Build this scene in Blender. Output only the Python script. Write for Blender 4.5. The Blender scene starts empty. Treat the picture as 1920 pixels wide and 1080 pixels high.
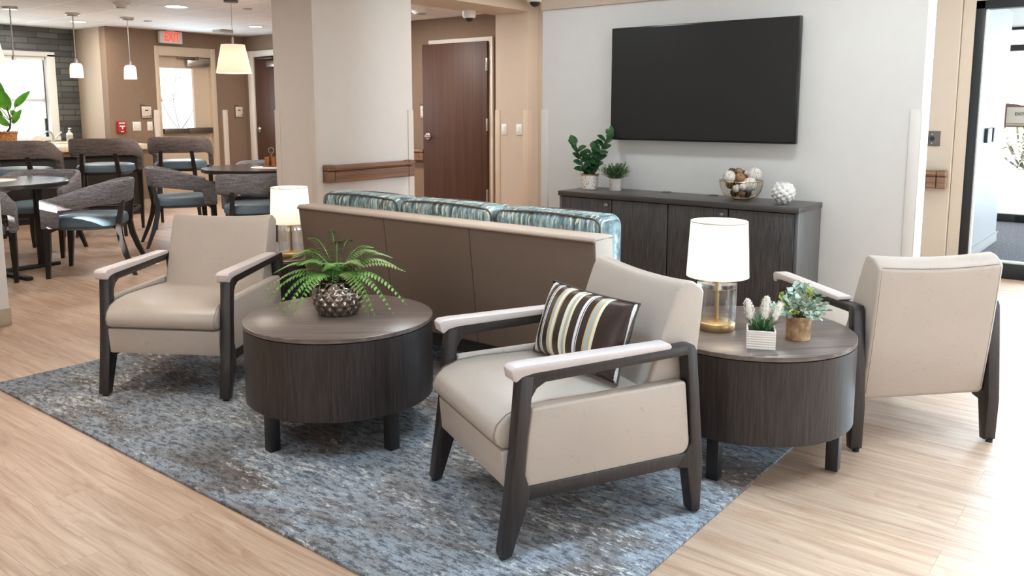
import bpy, bmesh, math, random
from mathutils import Vector, Matrix
random.seed(7)
PI = math.pi
scn = bpy.context.scene
COL = scn.collection

# ------------------------------------------------------------------ camera, world, large lights, exposure
cam = bpy.data.objects.new('camera', bpy.data.cameras.new('camera')); COL.objects.link(cam)
cam.location = (0, 0, 1.32)
cam.rotation_euler = (math.radians(90 - 7.85), 0, math.radians(38.5))
cam.data.sensor_width = 36; cam.data.lens = 1560 / 1920 * 36
cam.data.shift_y = -119 / 1920
cam.data.clip_start = 0.05; cam.data.clip_end = 200
scn.camera = cam
scn.view_settings.view_transform = 'Standard'; scn.view_settings.look = 'None'
scn.view_settings.gamma = 1; scn.view_settings.use_curve_mapping = False
scn.view_settings.exposure = 0.12
try:
    scn.cycles.max_bounces = 10; scn.cycles.transparent_max_bounces = 16
    scn.cycles.caustics_reflective = False; scn.cycles.caustics_refractive = False
    scn.cycles.sample_clamp_indirect = 8.0
    scn.cycles.use_denoising = True
except Exception:
    pass
wld = bpy.data.worlds.new('world'); scn.world = wld; wld.use_nodes = True
wld.node_tree.nodes['Background'].inputs[0].default_value = (0.92, 0.96, 1.0, 1)
wld.node_tree.nodes['Background'].inputs[1].default_value = 2.2


def lamp(name, kind, loc, power, color=(1, 1, 1), rot=(0, 0, 0), size=None, size_y=None, spot=None, radius=None, parent=None):
    l = bpy.data.lights.new(name, kind); o = bpy.data.objects.new(name, l); COL.objects.link(o)
    o.location = loc; o.rotation_euler = rot; l.energy = power; l.color = color
    if kind == 'AREA':
        l.shape = 'RECTANGLE' if size_y else 'DISK'; l.size = size
        if size_y: l.size_y = size_y
    if kind == 'SPOT' and spot: l.spot_size = math.radians(spot); l.spot_blend = 0.5
    if radius is not None: l.shadow_soft_size = radius
    if parent: o.parent = parent
    return o


sun = bpy.data.objects.new('sun', bpy.data.lights.new('sun', 'SUN')); COL.objects.link(sun)
sun.data.energy = 26.0; sun.data.angle = math.radians(0.5); sun.data.color = (1.0, 0.97, 0.92)
sun.rotation_euler = Vector((-0.10, 1.0, -0.45)).to_track_quat('-Z', 'Y').to_euler()
DAY = (0.62, 0.83, 1.0); WARM = (1.0, 0.83, 0.66)
# daylight through the big windows of the east wall
lamp('east_window_daylight', 'AREA', (3.15, 2.4, 1.45), 16, DAY, (0, PI / 2, 0), 2.1, 5.2)
lamp('south_fill_lamp', 'AREA', (-1.6, -2.9, 1.5), 34, (0.95, 0.98, 1.0), (PI / 2, 0, 0), 3.0, 2.0)  # added fill from behind the camera; the opening there is closed off
lamp('entry_glass_daylight', 'AREA', (1.2, 7.68, 1.25), 540, DAY, (PI / 2, 0, PI), 3.8, 2.0)
lamp('vestibule_daylight', 'AREA', (0.2, 11.2, 1.4), 45, DAY, (PI / 2, 0, PI), 2.6, 2.2)
lamp('dining_window_daylight', 'AREA', (-11.75, 4.2, 1.5), 14, DAY, (0, -PI / 2, 0), 1.0, 1.6)
lamp('exit_door_daylight', 'AREA', (-10.95, 6.36, 1.5), 22, DAY, (0, -PI / 2, 0), 0.8, 0.5)
# unseen fill lamps added under the lounge ceiling, without fixtures
LOUNGE_FILL = [(-3.6, 1.2, 11), (-3.6, 4.3, 12), (-1.4, 1.2, 9), (-1.5, 4.3, 14), (0.5, 1.6, 16), (0.6, 4.3, 14), (-2.5, 2.9, 8), (0.5, 2.8, 14), (1.9, 2.0, 8), (1.9, 3.8, 8), (-.9, 2.4, 9)]
for q in LOUNGE_FILL:
    fill_ = lamp('lounge_fill_lamp', 'AREA', (q[0], q[1], 2.48), q[2], (0.88, 0.95, 1.0) if q[1] > 4 else (0.58, 0.81, 1.0) if q[0] > -1.55 else (1.0, 0.93, 0.83), (0, 0, 0), 0.35)
    fill_.data.spread = math.radians(180 if q[1] > 4 else 84 if q[0] == 0.5 else 112)

lamp('passage_fill_lamp', 'AREA', (-4.7, 6.5, 2.47), 20, (1.0, 0.97, 0.93), (0, 0, 0), 0.3)  # unseen fill added to brighten the passage and pilaster
lamp('corridor_fill_lamp', 'AREA', (-7.2, 6.6, 2.44), 45, (1.0, 0.95, 0.9), (0, 0, 0), 0.3)  # unseen fill added to lift the corridor wall and door
for q in ((-6.7, 1.4), (-8.2, .6), (-8.8, 2.2), (-6.3, 2.6)):
    lamp('dining_fill_lamp', 'AREA', (q[0], q[1], 2.38), 20 if q[0] > -6.5 else 9, (1.0, 0.95, 0.88), (0, 0, 0), 0.3)  # unseen fill added for the column face and near dining chairs
lamp('entry_fill_lamp', 'AREA', (-0.9, 6.4, 2.47), 7, (1.0, 0.97, 0.93), (0, 0, 0), 0.3)  # unseen fill lamp added near the entry

# ------------------------------------------------------------------ helpers
def sm(a, b, x):
    t = max(0, min(1, (x - a) / (b - a))); return t * t * (3 - 2 * t)


class MB:
    def __init__(s): s.bm = bmesh.new()
    def _faces(s, vs, fs):
        out = []
        for f in fs:
            try: out.append(s.bm.faces.new([vs[i] for i in f]))
            except ValueError: pass
        return out
    def box(s, x0, x1, y0, y1, z0, z1, M=None, bev=0, seg=2):
        pts = [(x, y, z) for x in (x0, x1) for y in (y0, y1) for z in (z0, z1)]
        b = bmesh.new()
        vs = [b.verts.new(p) for p in pts]
        for f in ((0, 1, 3, 2), (4, 6, 7, 5), (0, 4, 5, 1), (2, 3, 7, 6), (0, 2, 6, 4), (1, 5, 7, 3)):
            b.faces.new([vs[i] for i in f])
        s._merge(b, M, bev, seg); return s
    def prism(s, pts, axis, a, c, M=None, bev=0, seg=2):
        def P(p, t):
            return {'x': (t, p[0], p[1]), 'y': (p[0], t, p[1]), 'z': (p[0], p[1], t)}[axis]
        b = bmesh.new()
        A = [b.verts.new(P(p, a)) for p in pts]; B = [b.verts.new(P(p, c)) for p in pts]
        n = len(pts)
        b.faces.new(A[::-1]); b.faces.new(B)
        for i in range(n): b.faces.new((A[i], A[(i + 1) % n], B[(i + 1) % n], B[i]))
        s._merge(b, M, bev, seg); return s
    def _merge(s, b, M=None, bev=0, seg=2):
        bmesh.ops.recalc_face_normals(b, faces=b.faces)
        if bev:
            es = [e for e in b.edges if len(e.link_faces) == 2 and e.calc_face_angle(0) > 0.45]
            bmesh.ops.bevel(b, geom=es, offset=bev, segments=seg, profile=0.5, affect='EDGES', clamp_overlap=True)
        if M: bmesh.ops.transform(b, matrix=M, verts=b.verts)
        me = bpy.data.meshes.new('tmp'); b.to_mesh(me); b.free()
        s.bm.from_mesh(me); bpy.data.meshes.remove(me)
    def lathe(s, prof, seg=32, M=None, closed=False):
        b = bmesh.new(); rings = []
        for r, z in prof:
            if r < 1e-6: rings.append([b.verts.new((0, 0, z))])
            else: rings.append([b.verts.new((r * math.cos(2 * PI * k / seg), r * math.sin(2 * PI * k / seg), z)) for k in range(seg)])
        pairs = list(zip(rings[:-1], rings[1:]))
        if closed: pairs.append((rings[-1], rings[0]))
        for A, B in pairs:
            for k in range(seg):
                j = (k + 1) % seg
                if len(A) == 1 and len(B) == 1: continue
                if len(A) == 1: b.faces.new((A[0], B[k], B[j]))
                elif len(B) == 1: b.faces.new((A[k], A[j], B[0]))
                else: b.faces.new((A[k], A[j], B[j], B[k]))
        s._merge(b, M); return s
    def tube(s, pts, r, seg=8, cap=True, loop=False):
        pts = [Vector(p) for p in pts]; n = len(pts)
        rr = r if isinstance(r, (list, tuple)) else [r] * n
        rings = []; up = None
        for i, p in enumerate(pts):
            if loop: d = pts[(i + 1) % n] - pts[i - 1]
            else: d = pts[min(i + 1, n - 1)] - pts[max(i - 1, 0)]
            d.normalize()
            if up is None:
                up = Vector((0, 0, 1)) if abs(d.z) < 0.9 else Vector((1, 0, 0))
            x = d.cross(up)
            if x.length < 1e-5: x = d.cross(Vector((0.3, 1, 0.2)))
            x.normalize(); y = x.cross(d); up = y
            rings.append([s.bm.verts.new(p + rr[i] * (x * math.cos(2 * PI * k / seg) + y * math.sin(2 * PI * k / seg))) for k in range(seg)])
        pairs = list(zip(rings[:-1], rings[1:]))
        if loop: pairs.append((rings[-1], rings[0]))
        for A, B in pairs:
            for k in range(seg):
                s.bm.faces.new((A[k], A[(k + 1) % seg], B[(k + 1) % seg], B[k]))
        if cap and not loop:
            s.bm.faces.new(rings[0][::-1]); s.bm.faces.new(rings[-1])
        return s
    def ball(s, c, r, u=20, v=12, f=None, scale=(1, 1, 1)):
        b = bmesh.new(); bmesh.ops.create_uvsphere(b, u_segments=u, v_segments=v, radius=1)
        for w in b.verts:
            d = w.co.normalized(); k = r * (f(d) if f else 1)
            w.co = Vector((d.x * k * scale[0] + c[0], d.y * k * scale[1] + c[1], d.z * k * scale[2] + c[2]))
        s._merge(b); return s
    def grid(s, P):  # P[i][j] points, joined as one sheet
        V = [[s.bm.verts.new(p) for p in row] for row in P]
        for i in range(len(V) - 1):
            for j in range(len(V[0]) - 1):
                s.bm.faces.new((V[i][j], V[i][j + 1], V[i + 1][j + 1], V[i + 1][j]))
        return V
    def leaf(s, base, d, up, L, W, bend=0.25, fold=0.15, n=5, tip=1.0):
        """one leaf blade: a folded, bent strip with a pointed or round tip"""
        d = Vector(d).normalized(); up = Vector(up); side = d.cross(up)
        if side.length < 1e-4: side = d.cross(Vector((1, 0.2, 0.1)))
        side.normalize(); nrm = side.cross(d).normalized(); base = Vector(base)
        Lr, Mr, Rr = [], [], []
        for i in range(n + 1):
            t = i / n
            w = W * 0.5 * (math.sin(PI * min(1, t ** 0.8 * 0.97 + 0.03)) ** tip)
            c = base + d * (L * t) - nrm * (bend * L * t * t)
            Lr.append(s.bm.verts.new(c - side * w + nrm * w * fold)); Mr.append(s.bm.verts.new(c)); Rr.append(s.bm.verts.new(c + side * w + nrm * w * fold))
        for i in range(n):
            s.bm.faces.new((Lr[i], Mr[i], Mr[i + 1], Lr[i + 1])); s.bm.faces.new((Mr[i], Rr[i], Rr[i + 1], Mr[i + 1]))
        return s
    def build(s, name, m, parent=None, loc=None, sharp=35, clean=True):
        if clean:
            bmesh.ops.recalc_face_normals(s.bm, faces=s.bm.faces)
        me = bpy.data.meshes.new(name); s.bm.to_mesh(me); s.bm.free()
        me.materials.append(m)
        me.polygons.foreach_set('use_smooth', [True] * len(me.polygons))
        try: me.set_sharp_from_angle(angle=math.radians(sharp))
        except Exception: pass
        o = bpy.data.objects.new(name, me); COL.objects.link(o)
        if parent: o.parent = parent
        if loc is not None: o.location = loc
        return o


def tag(o, label=None, cat=None, group=None, kind=None):
    if label: o['label'] = label
    if cat: o['category'] = cat
    if group: o['group'] = group
    if kind: o['kind'] = kind
    return o


def thing(name, label, cat, loc=(0, 0, 0), rz=0, group=None):
    o = bpy.data.objects.new(name, None); COL.objects.link(o)
    o.empty_display_size = 0.1
    o.location = loc; o.rotation_euler = (0, 0, rz)
    return tag(o, label, cat, group)


def struct(name, mb, m, parent=None, **k):
    o = mb.build(name, m, parent, **k)
    if parent is None: o['kind'] = 'structure'
    return o


def copy_tree(o, parent=None):
    c = o.copy(); COL.objects.link(c)
    if parent: c.parent = parent
    for ch in list(o.children): copy_tree(ch, c)
    return c


def text_mesh(txt, size, depth=0.002):
    cu = bpy.data.curves.new('txt', 'FONT'); cu.body = txt; cu.size = size; cu.extrude = depth; cu.offset = size * .018
    cu.align_x = 'CENTER'; cu.align_y = 'CENTER'
    o = bpy.data.objects.new('txt', cu); COL.objects.link(o)
    dg = bpy.context.evaluated_depsgraph_get(); dg.update()
    me = bpy.data.meshes.new_from_object(o.evaluated_get(dg))
    bpy.data.objects.remove(o); return me


def text_obj(name, txt, size, m, parent, M, depth=0.002, stretch=(1, 1)):
    me = text_mesh(txt, size, depth)
    me.transform(M @ Matrix.Diagonal((stretch[0], stretch[1], 1, 1)))
    me.materials.clear(); me.materials.append(m)
    o = bpy.data.objects.new(name, me); COL.objects.link(o); o.parent = parent
    return o


def back_angle(v):  # rotation that sends local +y to direction v
    return math.atan2(-v[0], v[1])


RX90 = Matrix.Rotation(PI / 2, 4, 'X')
RZ = lambda a: Matrix.Rotation(a, 4, 'Z')
T = lambda x, y, z: Matrix.Translation((x, y, z))

# ------------------------------------------------------------------ materials
class Mat:
    def __init__(s, name):
        s.m = bpy.data.materials.new(name); s.m.use_nodes = True
        s.t = s.m.node_tree; s.b = s.t.nodes['Principled BSDF']; s.out = s.t.nodes['Material Output']
        s._co = None
    def n(s, ty, **k):
        o = s.t.nodes.new(ty)
        for a, v in k.items():
            if a in o.inputs: o.inputs[a].default_value = v
            else: setattr(o, a, v)
        return o
    def l(s, a, b): s.t.links.new(a, b)
    def co(s, scale=(1, 1, 1), rot=(0, 0, 0), kind='Object'):
        c = s.n('ShaderNodeTexCoord'); mp = s.n('ShaderNodeMapping')
        mp.inputs['Scale'].default_value = scale; mp.inputs['Rotation'].default_value = rot
        s.l(c.outputs[kind], mp.inputs['Vector']); return mp.outputs[0]
    def noise(s, co, scale=5, detail=4, rough=0.55, dist=0.0):
        x = s.n('ShaderNodeTexNoise'); x.inputs['Scale'].default_value = scale; x.inputs['Detail'].default_value = detail
        x.inputs['Roughness'].default_value = rough; x.inputs['Distortion'].default_value = dist
        s.l(co, x.inputs['Vector']); return x.outputs['Fac']
    def ramp(s, fac, stops, interp='LINEAR'):
        r = s.n('ShaderNodeValToRGB'); r.color_ramp.interpolation = interp
        e = r.color_ramp.elements
        while len(e) < len(stops): e.new(0.5)
        for el, (p, c) in zip(e, stops):
            el.position = p; el.color = (*c, 1) if len(c) == 3 else c
        s.l(fac, r.inputs['Fac']); return r.outputs['Color']
    def mix(s, fac, a, b, mode='MIX'):
        x = s.n('ShaderNodeMix'); x.data_type = 'RGBA'; x.blend_type = mode
        for sock, v in ((0, fac), (6, a), (7, b)):
            if hasattr(v, 'is_linked') or hasattr(v, 'links'): s.l(v, x.inputs[sock])
            elif sock == 0: x.inputs[0].default_value = v
            else: x.inputs[sock].default_value = (*v, 1)
        return x.outputs[2]
    def math(s, op, a, b=0.0):
        x = s.n('ShaderNodeMath'); x.operation = op
        for i, v in enumerate((a, b)):
            if hasattr(v, 'links'): s.l(v, x.inputs[i])
            else: x.inputs[i].default_value = v
        return x.outputs[0]
    def bump(s, h, strength=0.2, dist=0.01):
        b = s.n('ShaderNodeBump'); b.inputs['Strength'].default_value = strength; b.inputs['Distance'].default_value = dist
        s.l(h, b.inputs['Height']); s.l(b.outputs[0], s.b.inputs['Normal'])
    def color(s, c):
        if hasattr(c, 'links'): s.l(c, s.b.inputs['Base Color'])
        else: s.b.inputs['Base Color'].default_value = (*c, 1)
        return s
    def set(s, **k):
        for a, v in k.items(): s.b.inputs[a.replace('_', ' ')].default_value = v
        return s


def srgb(r, g, b):
    f = lambda c: (c / 255 / 12.92) if c / 255 <= 0.04045 else ((c / 255 + 0.055) / 1.055) ** 2.4
    return (f(r), f(g), f(b))


def plain(name, c, rough=0.5, metal=0.0, var=0.06, spec=0.5, nscale=9):
    m = Mat(name); f = m.noise(m.co(), nscale, 3)
    m.color(m.ramp(f, [(0.3, tuple(x * (1 - var) for x in c)), (0.7, tuple(min(1, x * (1 + var)) for x in c))]))
    m.set(Roughness=rough, Metallic=metal); m.b.inputs['Specular IOR Level'].default_value = spec
    return m.m


def make_vinyl(name, c, rough=0.42):
    m = Mat(name); co = m.co()
    n = m.noise(co, 10.5, 1.0, 0.4, 1.0)
    fr = m.math('FRACT', m.math('MULTIPLY', n, 7.0))
    d = m.math('ABSOLUTE', m.math('SUBTRACT', fr, 0.5))
    line = m.ramp(d, [(0.0, (1, 1, 1)), (0.035, (0, 0, 0))])
    soft = m.noise(co, 3, 3)
    base = m.ramp(soft, [(0.3, tuple(x * .95 for x in c)), (0.7, tuple(x * 1.04 for x in c))])
    lf = m.math('MULTIPLY', line, 0.36)
    m.color(m.mix(lf, base, tuple(x * .62 for x in c)))
    m.bump(m.noise(co, 260, 2), 0.06, 0.002)
    m.set(Roughness=rough); return m.m


def make_laminate(name, dark, light, axis='z', rough=0.45, sc=110, bumpy=0.1):
    m = Mat(name)
    s = [sc, sc, sc]; s['xyz'.index(axis)] = sc * (0.022 if sc < 200 else 0.03)
    f = m.noise(m.co(tuple(s)), 1.0, 5, 0.65)
    s2 = [x * 0.14 for x in s]
    g = m.noise(m.co(tuple(s2)), 1.0, 2)
    v = m.math('ADD', m.math('MULTIPLY', f, 0.88), m.math('MULTIPLY', g, 0.12))
    m.color(m.ramp(v, [(0.36, dark), (0.52, tuple((a + b) / 2 for a, b in zip(dark, light))), (0.66, light)]))
    m.bump(f, bumpy, 0.003); m.set(Roughness=rough); return m.m


def make_floor():
    m = Mat('oak plank floor'); co = m.co()
    br = m.n('ShaderNodeTexBrick', offset=0.37, offset_frequency=2)
    m.l(co, br.inputs['Vector'])
    for k, v in dict(Scale=1.0, **{'Mortar Size': 0.0008, 'Mortar Smooth': 0.1, 'Bias': 0.0, 'Brick Width': 1.22, 'Row Height': 0.178}).items():
        br.inputs[k].default_value = v
    br.inputs['Color1'].default_value = (0.15, 0.15, 0.15, 1); br.inputs['Color2'].default_value = (0.85, 0.85, 0.85, 1); br.inputs['Mortar'].default_value = (0, 0, 0, 1)
    # shift grain per plank
    cx = m.n('ShaderNodeSeparateXYZ'); m.l(co, cx.inputs[0])
    cb = m.n('ShaderNodeCombineXYZ')
    m.l(m.math('MULTIPLY', cx.outputs[0], 1.15), cb.inputs[0])
    m.l(m.math('MULTIPLY', cx.outputs[1], 15.0), cb.inputs[1])
    m.l(m.math('MULTIPLY', br.outputs['Color'], 9.0), cb.inputs[2])
    g1 = m.noise(cb.outputs[0], 1.0, 7, 0.66, 1.4)
    rings = m.math('FRACT', m.math('MULTIPLY', m.noise(cb.outputs[0], 0.55, 2, 0.5, 0.8), 13.0))
    ring = m.ramp(rings, [(0.0, (0, 0, 0)), (0.75, (.25, .25, .25)), (0.93, (1, 1, 1)), (1.0, (0, 0, 0))])
    cb2 = m.n('ShaderNodeCombineXYZ')
    m.l(m.math('MULTIPLY', cx.outputs[0], 4.0), cb2.inputs[0]); m.l(m.math('MULTIPLY', cx.outputs[1], 150.0), cb2.inputs[1])
    g2 = m.noise(cb2.outputs[0], 1.0, 4, 0.65)
    v = m.math('ADD', m.math('MULTIPLY', g1, 0.74), m.math('MULTIPLY', g2, 0.26))
    c = m.ramp(v, [(0.3, srgb(136, 103, 80)), (0.44, srgb(174, 142, 117)), (0.56, srgb(194, 165, 141)), (0.72, srgb(212, 188, 166))])
    c = m.mix(m.math('MULTIPLY', m.math('MULTIPLY', ring, g2), 0.62), c, srgb(140, 102, 78))
    tone = m.ramp(br.outputs['Color'], [(0.0, (0.92, 0.92, 0.93)), (1.0, (1.04, 1.04, 1.04))])
    c = m.mix(1.0, c, tone, 'MULTIPLY')
    c = m.mix(m.math('MULTIPLY', br.outputs['Fac'], 0.45), c, srgb(110, 78, 58))
    m.color(c)
    m.bump(v, 0.06, 0.003); m.set(Roughness=0.43); m.b.inputs['Specular IOR Level'].default_value = 0.85; return m.m


def make_rug():
    m = Mat('blue grey abstract rug')
    co = m.co((1, 1, 1)); st = m.co((2.2, 6.5, 1), (0, 0, math.radians(14)))
    a = m.noise(m.co((0.9, 1.7, 1)), 1.5, 4, 0.6, 0.6)
    base = m.ramp(a, [(0.34, srgb(122, 106, 98)), (0.43, srgb(134, 130, 129)), (0.52, srgb(158, 164, 172)), (0.62, srgb(146, 152, 160)), (0.72, srgb(118, 118, 122))])
    d = m.noise(m.co((1.6, 4.2, 1), (0, 0, math.radians(6))), 13, 10, 0.8, 0.3)
    dk = m.ramp(d, [(0.44, (1, 1, 1)), (0.52, (0, 0, 0))])
    c = m.mix(m.math('MULTIPLY', dk, 0.78), base, srgb(70, 69, 72))
    e = m.noise(m.co((1.7, 4.4, 1), (0, 0, math.radians(5))), 11, 11, 0.8, 0.3)
    big = m.noise(m.co((1, 1.6, 1)), 2.2, 2)
    e2 = m.math('ADD', e, m.math('MULTIPLY', m.math('SUBTRACT', big, 0.5), 0.35))
    wh = m.ramp(e2, [(0.56, (0, 0, 0)), (0.62, (1, 1, 1))])
    c = m.mix(m.math('MULTIPLY', wh, 0.85), c, srgb(224, 219, 213))
    f = m.noise(co, 330, 2, 0.7)
    c = m.mix(1.0, c, m.ramp(f, [(0.3, (0.62, 0.62, 0.62)), (0.7, (1.25, 1.25, 1.25))]), 'MULTIPLY')
    m.color(c); m.bump(f, 0.5, 0.006); m.set(Roughness=0.95); m.b.inputs['Specular IOR Level'].default_value = 0.1
    return m.m


def make_linen(name, c, amt=0.1, sc=240):
    m = Mat(name)
    a = m.noise(m.co((sc * .1, sc * .1, sc)), 1, 2); b = m.noise(m.co((sc, sc, sc * .1)), 1, 2)
    v = m.math('MULTIPLY', m.math('ADD', a, b), 0.5)
    m.color(m.ramp(v, [(0.35, tuple(x * (1 - amt) for x in c)), (0.65, tuple(x * (1 + amt) for x in c))]))
    m.set(Roughness=0.75); m.b.inputs['Specular IOR Level'].default_value = 0.25
    m.bump(v, 0.08, 0.002); return m.m


def make_tweed(name, dark, light):
    m = Mat(name)
    a = m.noise(m.co((40, 40, 300)), 1, 3, 0.6); b = m.noise(m.co((9, 9, 160)), 1, 2)
    v = m.math('ADD', m.math('MULTIPLY', a, 0.55), m.math('MULTIPLY', b, 0.45))
    m.color(m.ramp(v, [(0.36, dark), (0.64, light)])); m.bump(v, 0.3, 0.003)
    m.set(Roughness=0.85); m.b.inputs['Specular IOR Level'].default_value = 0.2; return m.m


def make_brick():
    m = Mat('charcoal glazed brick'); c = m.n('ShaderNodeTexCoord')
    sx = m.n('ShaderNodeSeparateXYZ'); m.l(c.outputs['Object'], sx.inputs[0])
    cb = m.n('ShaderNodeCombineXYZ'); m.l(sx.outputs[1], cb.inputs[0]); m.l(sx.outputs[2], cb.inputs[1])
    br = m.n('ShaderNodeTexBrick', offset=0.41, offset_frequency=2)
    m.l(cb.outputs[0], br.inputs['Vector'])
    for k, v in {'Scale': 1.0, 'Mortar Size': 0.006, 'Mortar Smooth': 0.3, 'Brick Width': 0.27, 'Row Height': 0.078}.items(): br.inputs[k].default_value = v
    br.inputs['Color1'].default_value = (*srgb(60, 62, 62), 1); br.inputs['Color2'].default_value = (*srgb(96, 98, 96), 1)
    br.inputs['Mortar'].default_value = (*srgb(58, 58, 58), 1)
    m.color(br.outputs['Color'])
    h = m.n('ShaderNodeRGBToBW'); m.l(br.outputs['Color'], h.inputs[0])
    m.bump(m.math('SUBTRACT', m.math('MULTIPLY', h.outputs[0], 3.0), br.outputs['Fac']), 0.9, 0.02)
    m.set(Roughness=0.35); return m.m


def make_ceiling_tile():
    m = Mat('white grid ceiling tile'); c = m.n('ShaderNodeTexCoord')
    br = m.n('ShaderNodeTexBrick', offset=0.0, squash=1.0)
    mp = m.n('ShaderNodeMapping'); mp.inputs['Location'].default_value = (0.05, -3.97, 0)
    m.l(c.outputs['Object'], mp.inputs['Vector']); m.l(mp.outputs[0], br.inputs['Vector'])
    for k, v in {'Scale': 1.0, 'Mortar Size': 0.013, 'Mortar Smooth': 0.0, 'Brick Width': 0.61, 'Row Height': 0.61}.items(): br.inputs[k].default_value = v
    br.inputs['Color1'].default_value = (*srgb(240, 235, 231), 1); br.inputs['Color2'].default_value = (*srgb(232, 227, 223), 1)
    br.inputs['Mortar'].default_value = (*srgb(254, 253, 252), 1)
    m.color(br.outputs['Color'])
    m.bump(br.outputs['Fac'], 0.5, 0.008); m.set(Roughness=0.8); return m.m


def make_glass(name, rough=0.0, tint=(1, 1, 1), refl=0.5, blend=0.25):
    m = Mat(name); t = m.t
    t.nodes.remove(m.b)
    tr = t.nodes.new('ShaderNodeBsdfTransparent'); tr.inputs[0].default_value = (*tint, 1)
    gl = t.nodes.new('ShaderNodeBsdfGlossy'); gl.inputs['Roughness'].default_value = rough
    lw = t.nodes.new('ShaderNodeLayerWeight'); lw.inputs['Blend'].default_value = blend
    mu = t.nodes.new('ShaderNodeMath'); mu.operation = 'MULTIPLY'; mu.inputs[1].default_value = refl
    gm = t.nodes.new('ShaderNodeNewGeometry'); inv = t.nodes.new('ShaderNodeMath'); inv.operation = 'SUBTRACT'; inv.inputs[0].default_value = 1.0
    t.links.new(gm.outputs['Backfacing'], inv.inputs[1])
    m3 = t.nodes.new('ShaderNodeMath'); m3.operation = 'MULTIPLY'
    t.links.new(lw.outputs['Fresnel'], m3.inputs[0]); t.links.new(inv.outputs[0], m3.inputs[1])
    t.links.new(m3.outputs[0], mu.inputs[0])
    mx = t.nodes.new('ShaderNodeMixShader'); t.links.new(mu.outputs[0], mx.inputs[0])
    t.links.new(tr.outputs[0], mx.inputs[1]); t.links.new(gl.outputs[0], mx.inputs[2])
    t.links.new(mx.outputs[0], m.out.inputs[0]); return m.m


def make_acrylic(name):
    m = Mat(name); t = m.t; t.nodes.remove(m.b)
    tr = t.nodes.new('ShaderNodeBsdfTransparent'); tr.inputs[0].default_value = (.985, .99, .99, 1)
    g = t.nodes.new('ShaderNodeBsdfGlass'); g.inputs['IOR'].default_value = 1.38; g.inputs['Roughness'].default_value = 0.0
    mx = t.nodes.new('ShaderNodeMixShader'); mx.inputs[0].default_value = 0.6
    t.links.new(tr.outputs[0], mx.inputs[1]); t.links.new(g.outputs[0], mx.inputs[2]); t.links.new(mx.outputs[0], m.out.inputs[0]); return m.m


def make_shade(name, c, emit, trans=0.5, ecol=None):
    m = Mat(name); t = m.t; t.nodes.remove(m.b)
    d = t.nodes.new('ShaderNodeBsdfDiffuse'); d.inputs[0].default_value = (*c, 1)
    r = t.nodes.new('ShaderNodeBsdfTranslucent'); r.inputs[0].default_value = (*c, 1)
    mx = t.nodes.new('ShaderNodeMixShader'); mx.inputs[0].default_value = trans
    t.links.new(d.outputs[0], mx.inputs[1]); t.links.new(r.outputs[0], mx.inputs[2])
    if emit > 0:
        e = t.nodes.new('ShaderNodeEmission'); e.inputs[0].default_value = (*(ecol or c), 1); e.inputs[1].default_value = emit
        a = t.nodes.new('ShaderNodeAddShader'); t.links.new(mx.outputs[0], a.inputs[0]); t.links.new(e.outputs[0], a.inputs[1])
        t.links.new(a.outputs[0], m.out.inputs[0])
    else: t.links.new(mx.outputs[0], m.out.inputs[0])
    return m.m


def make_emit(name, c, s):
    m = Mat(name); m.color(c); m.b.inputs['Emission Color'].default_value = (*c, 1); m.b.inputs['Emission Strength'].default_value = s
    return m.m


def make_cushion_fabric():
    m = Mat('teal dashed weave')
    a = m.noise(m.co((55, 9, 9)), 1, 3, 0.6)
    b = m.noise(m.co((70, 14, 14)), 1.0, 2, 0.5)
    c = m.ramp(a, [(0.34, srgb(66, 80, 84)), (0.5, srgb(116, 140, 146)), (0.62, srgb(158, 184, 188))])
    w = m.ramp(b, [(0.58, (0, 0, 0)), (0.62, (1, 1, 1))])
    c = m.mix(m.math('MULTIPLY', w, 0.85), c, srgb(214, 220, 210))
    g = m.noise(m.co((60, 26, 26)), 1.3, 2, 0.5)
    gw = m.ramp(g, [(0.64, (0, 0, 0)), (0.67, (1, 1, 1))])
    c = m.mix(m.math('MULTIPLY', gw, 0.8), c, srgb(176, 160, 112))
    m.color(c); m.set(Roughness=0.85); return m.m


def make_stripes():
    m = Mat('brown and cream satin stripe')
    c = m.n('ShaderNodeTexCoord'); sx = m.n('ShaderNodeSeparateXYZ'); m.l(c.outputs['Object'], sx.inputs[0])
    v = m.math('ADD', m.math('MULTIPLY', sx.outputs[0], 1 / 0.48), 0.5)
    br = srgb(52, 34, 28); cr = srgb(236, 230, 205); wh = srgb(238, 236, 232); gd = srgb(214, 178, 110); bl = srgb(170, 186, 200)
    seq = []; x = 0.0
    for w, c_ in ((.035, br), (.05, cr), (.012, bl), (.055, br), (.012, wh), (.008, br), (.018, wh), (.065, br), (.018, gd), (.022, bl), (.034, cr), (.012, gd), (.075, br),
                  (.036, cr), (.02, bl), (.012, gd), (.022, cr), (.075, br), (.026, wh), (.008, br), (.01, wh), (.062, br), (.016, gd), (.03, bl), (.014, gd), (.03, cr), (.19, br), (.02, wh), (.1, br)):
        seq.append((min(x, 1.0), c_)); x += w
    m.color(m.ramp(v, seq, 'CONSTANT')); m.set(Roughness=0.38)
    m.bump(m.noise(m.co(), 14, 3), 0.25, 0.01); return m.m


def make_speckle(name, a, b, scale, lo, hi, rough=0.6, metal=0.0):
    m = Mat(name); f = m.noise(m.co(), scale, 4, 0.6)
    m.color(m.ramp(f, [(lo, a), (hi, b)])); m.set(Roughness=rough, Metallic=metal); m.bump(f, 0.3, 0.004); return m.m


def make_leaf(name, dark, light, rough=0.45, scale=14):
    m = Mat(name); f = m.noise(m.co(), scale, 3)
    m.color(m.ramp(f, [(0.3, dark), (0.7, light)])); m.set(Roughness=rough)
    m.b.inputs['Transmission Weight'].default_value = 0.0
    return m.m


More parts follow.
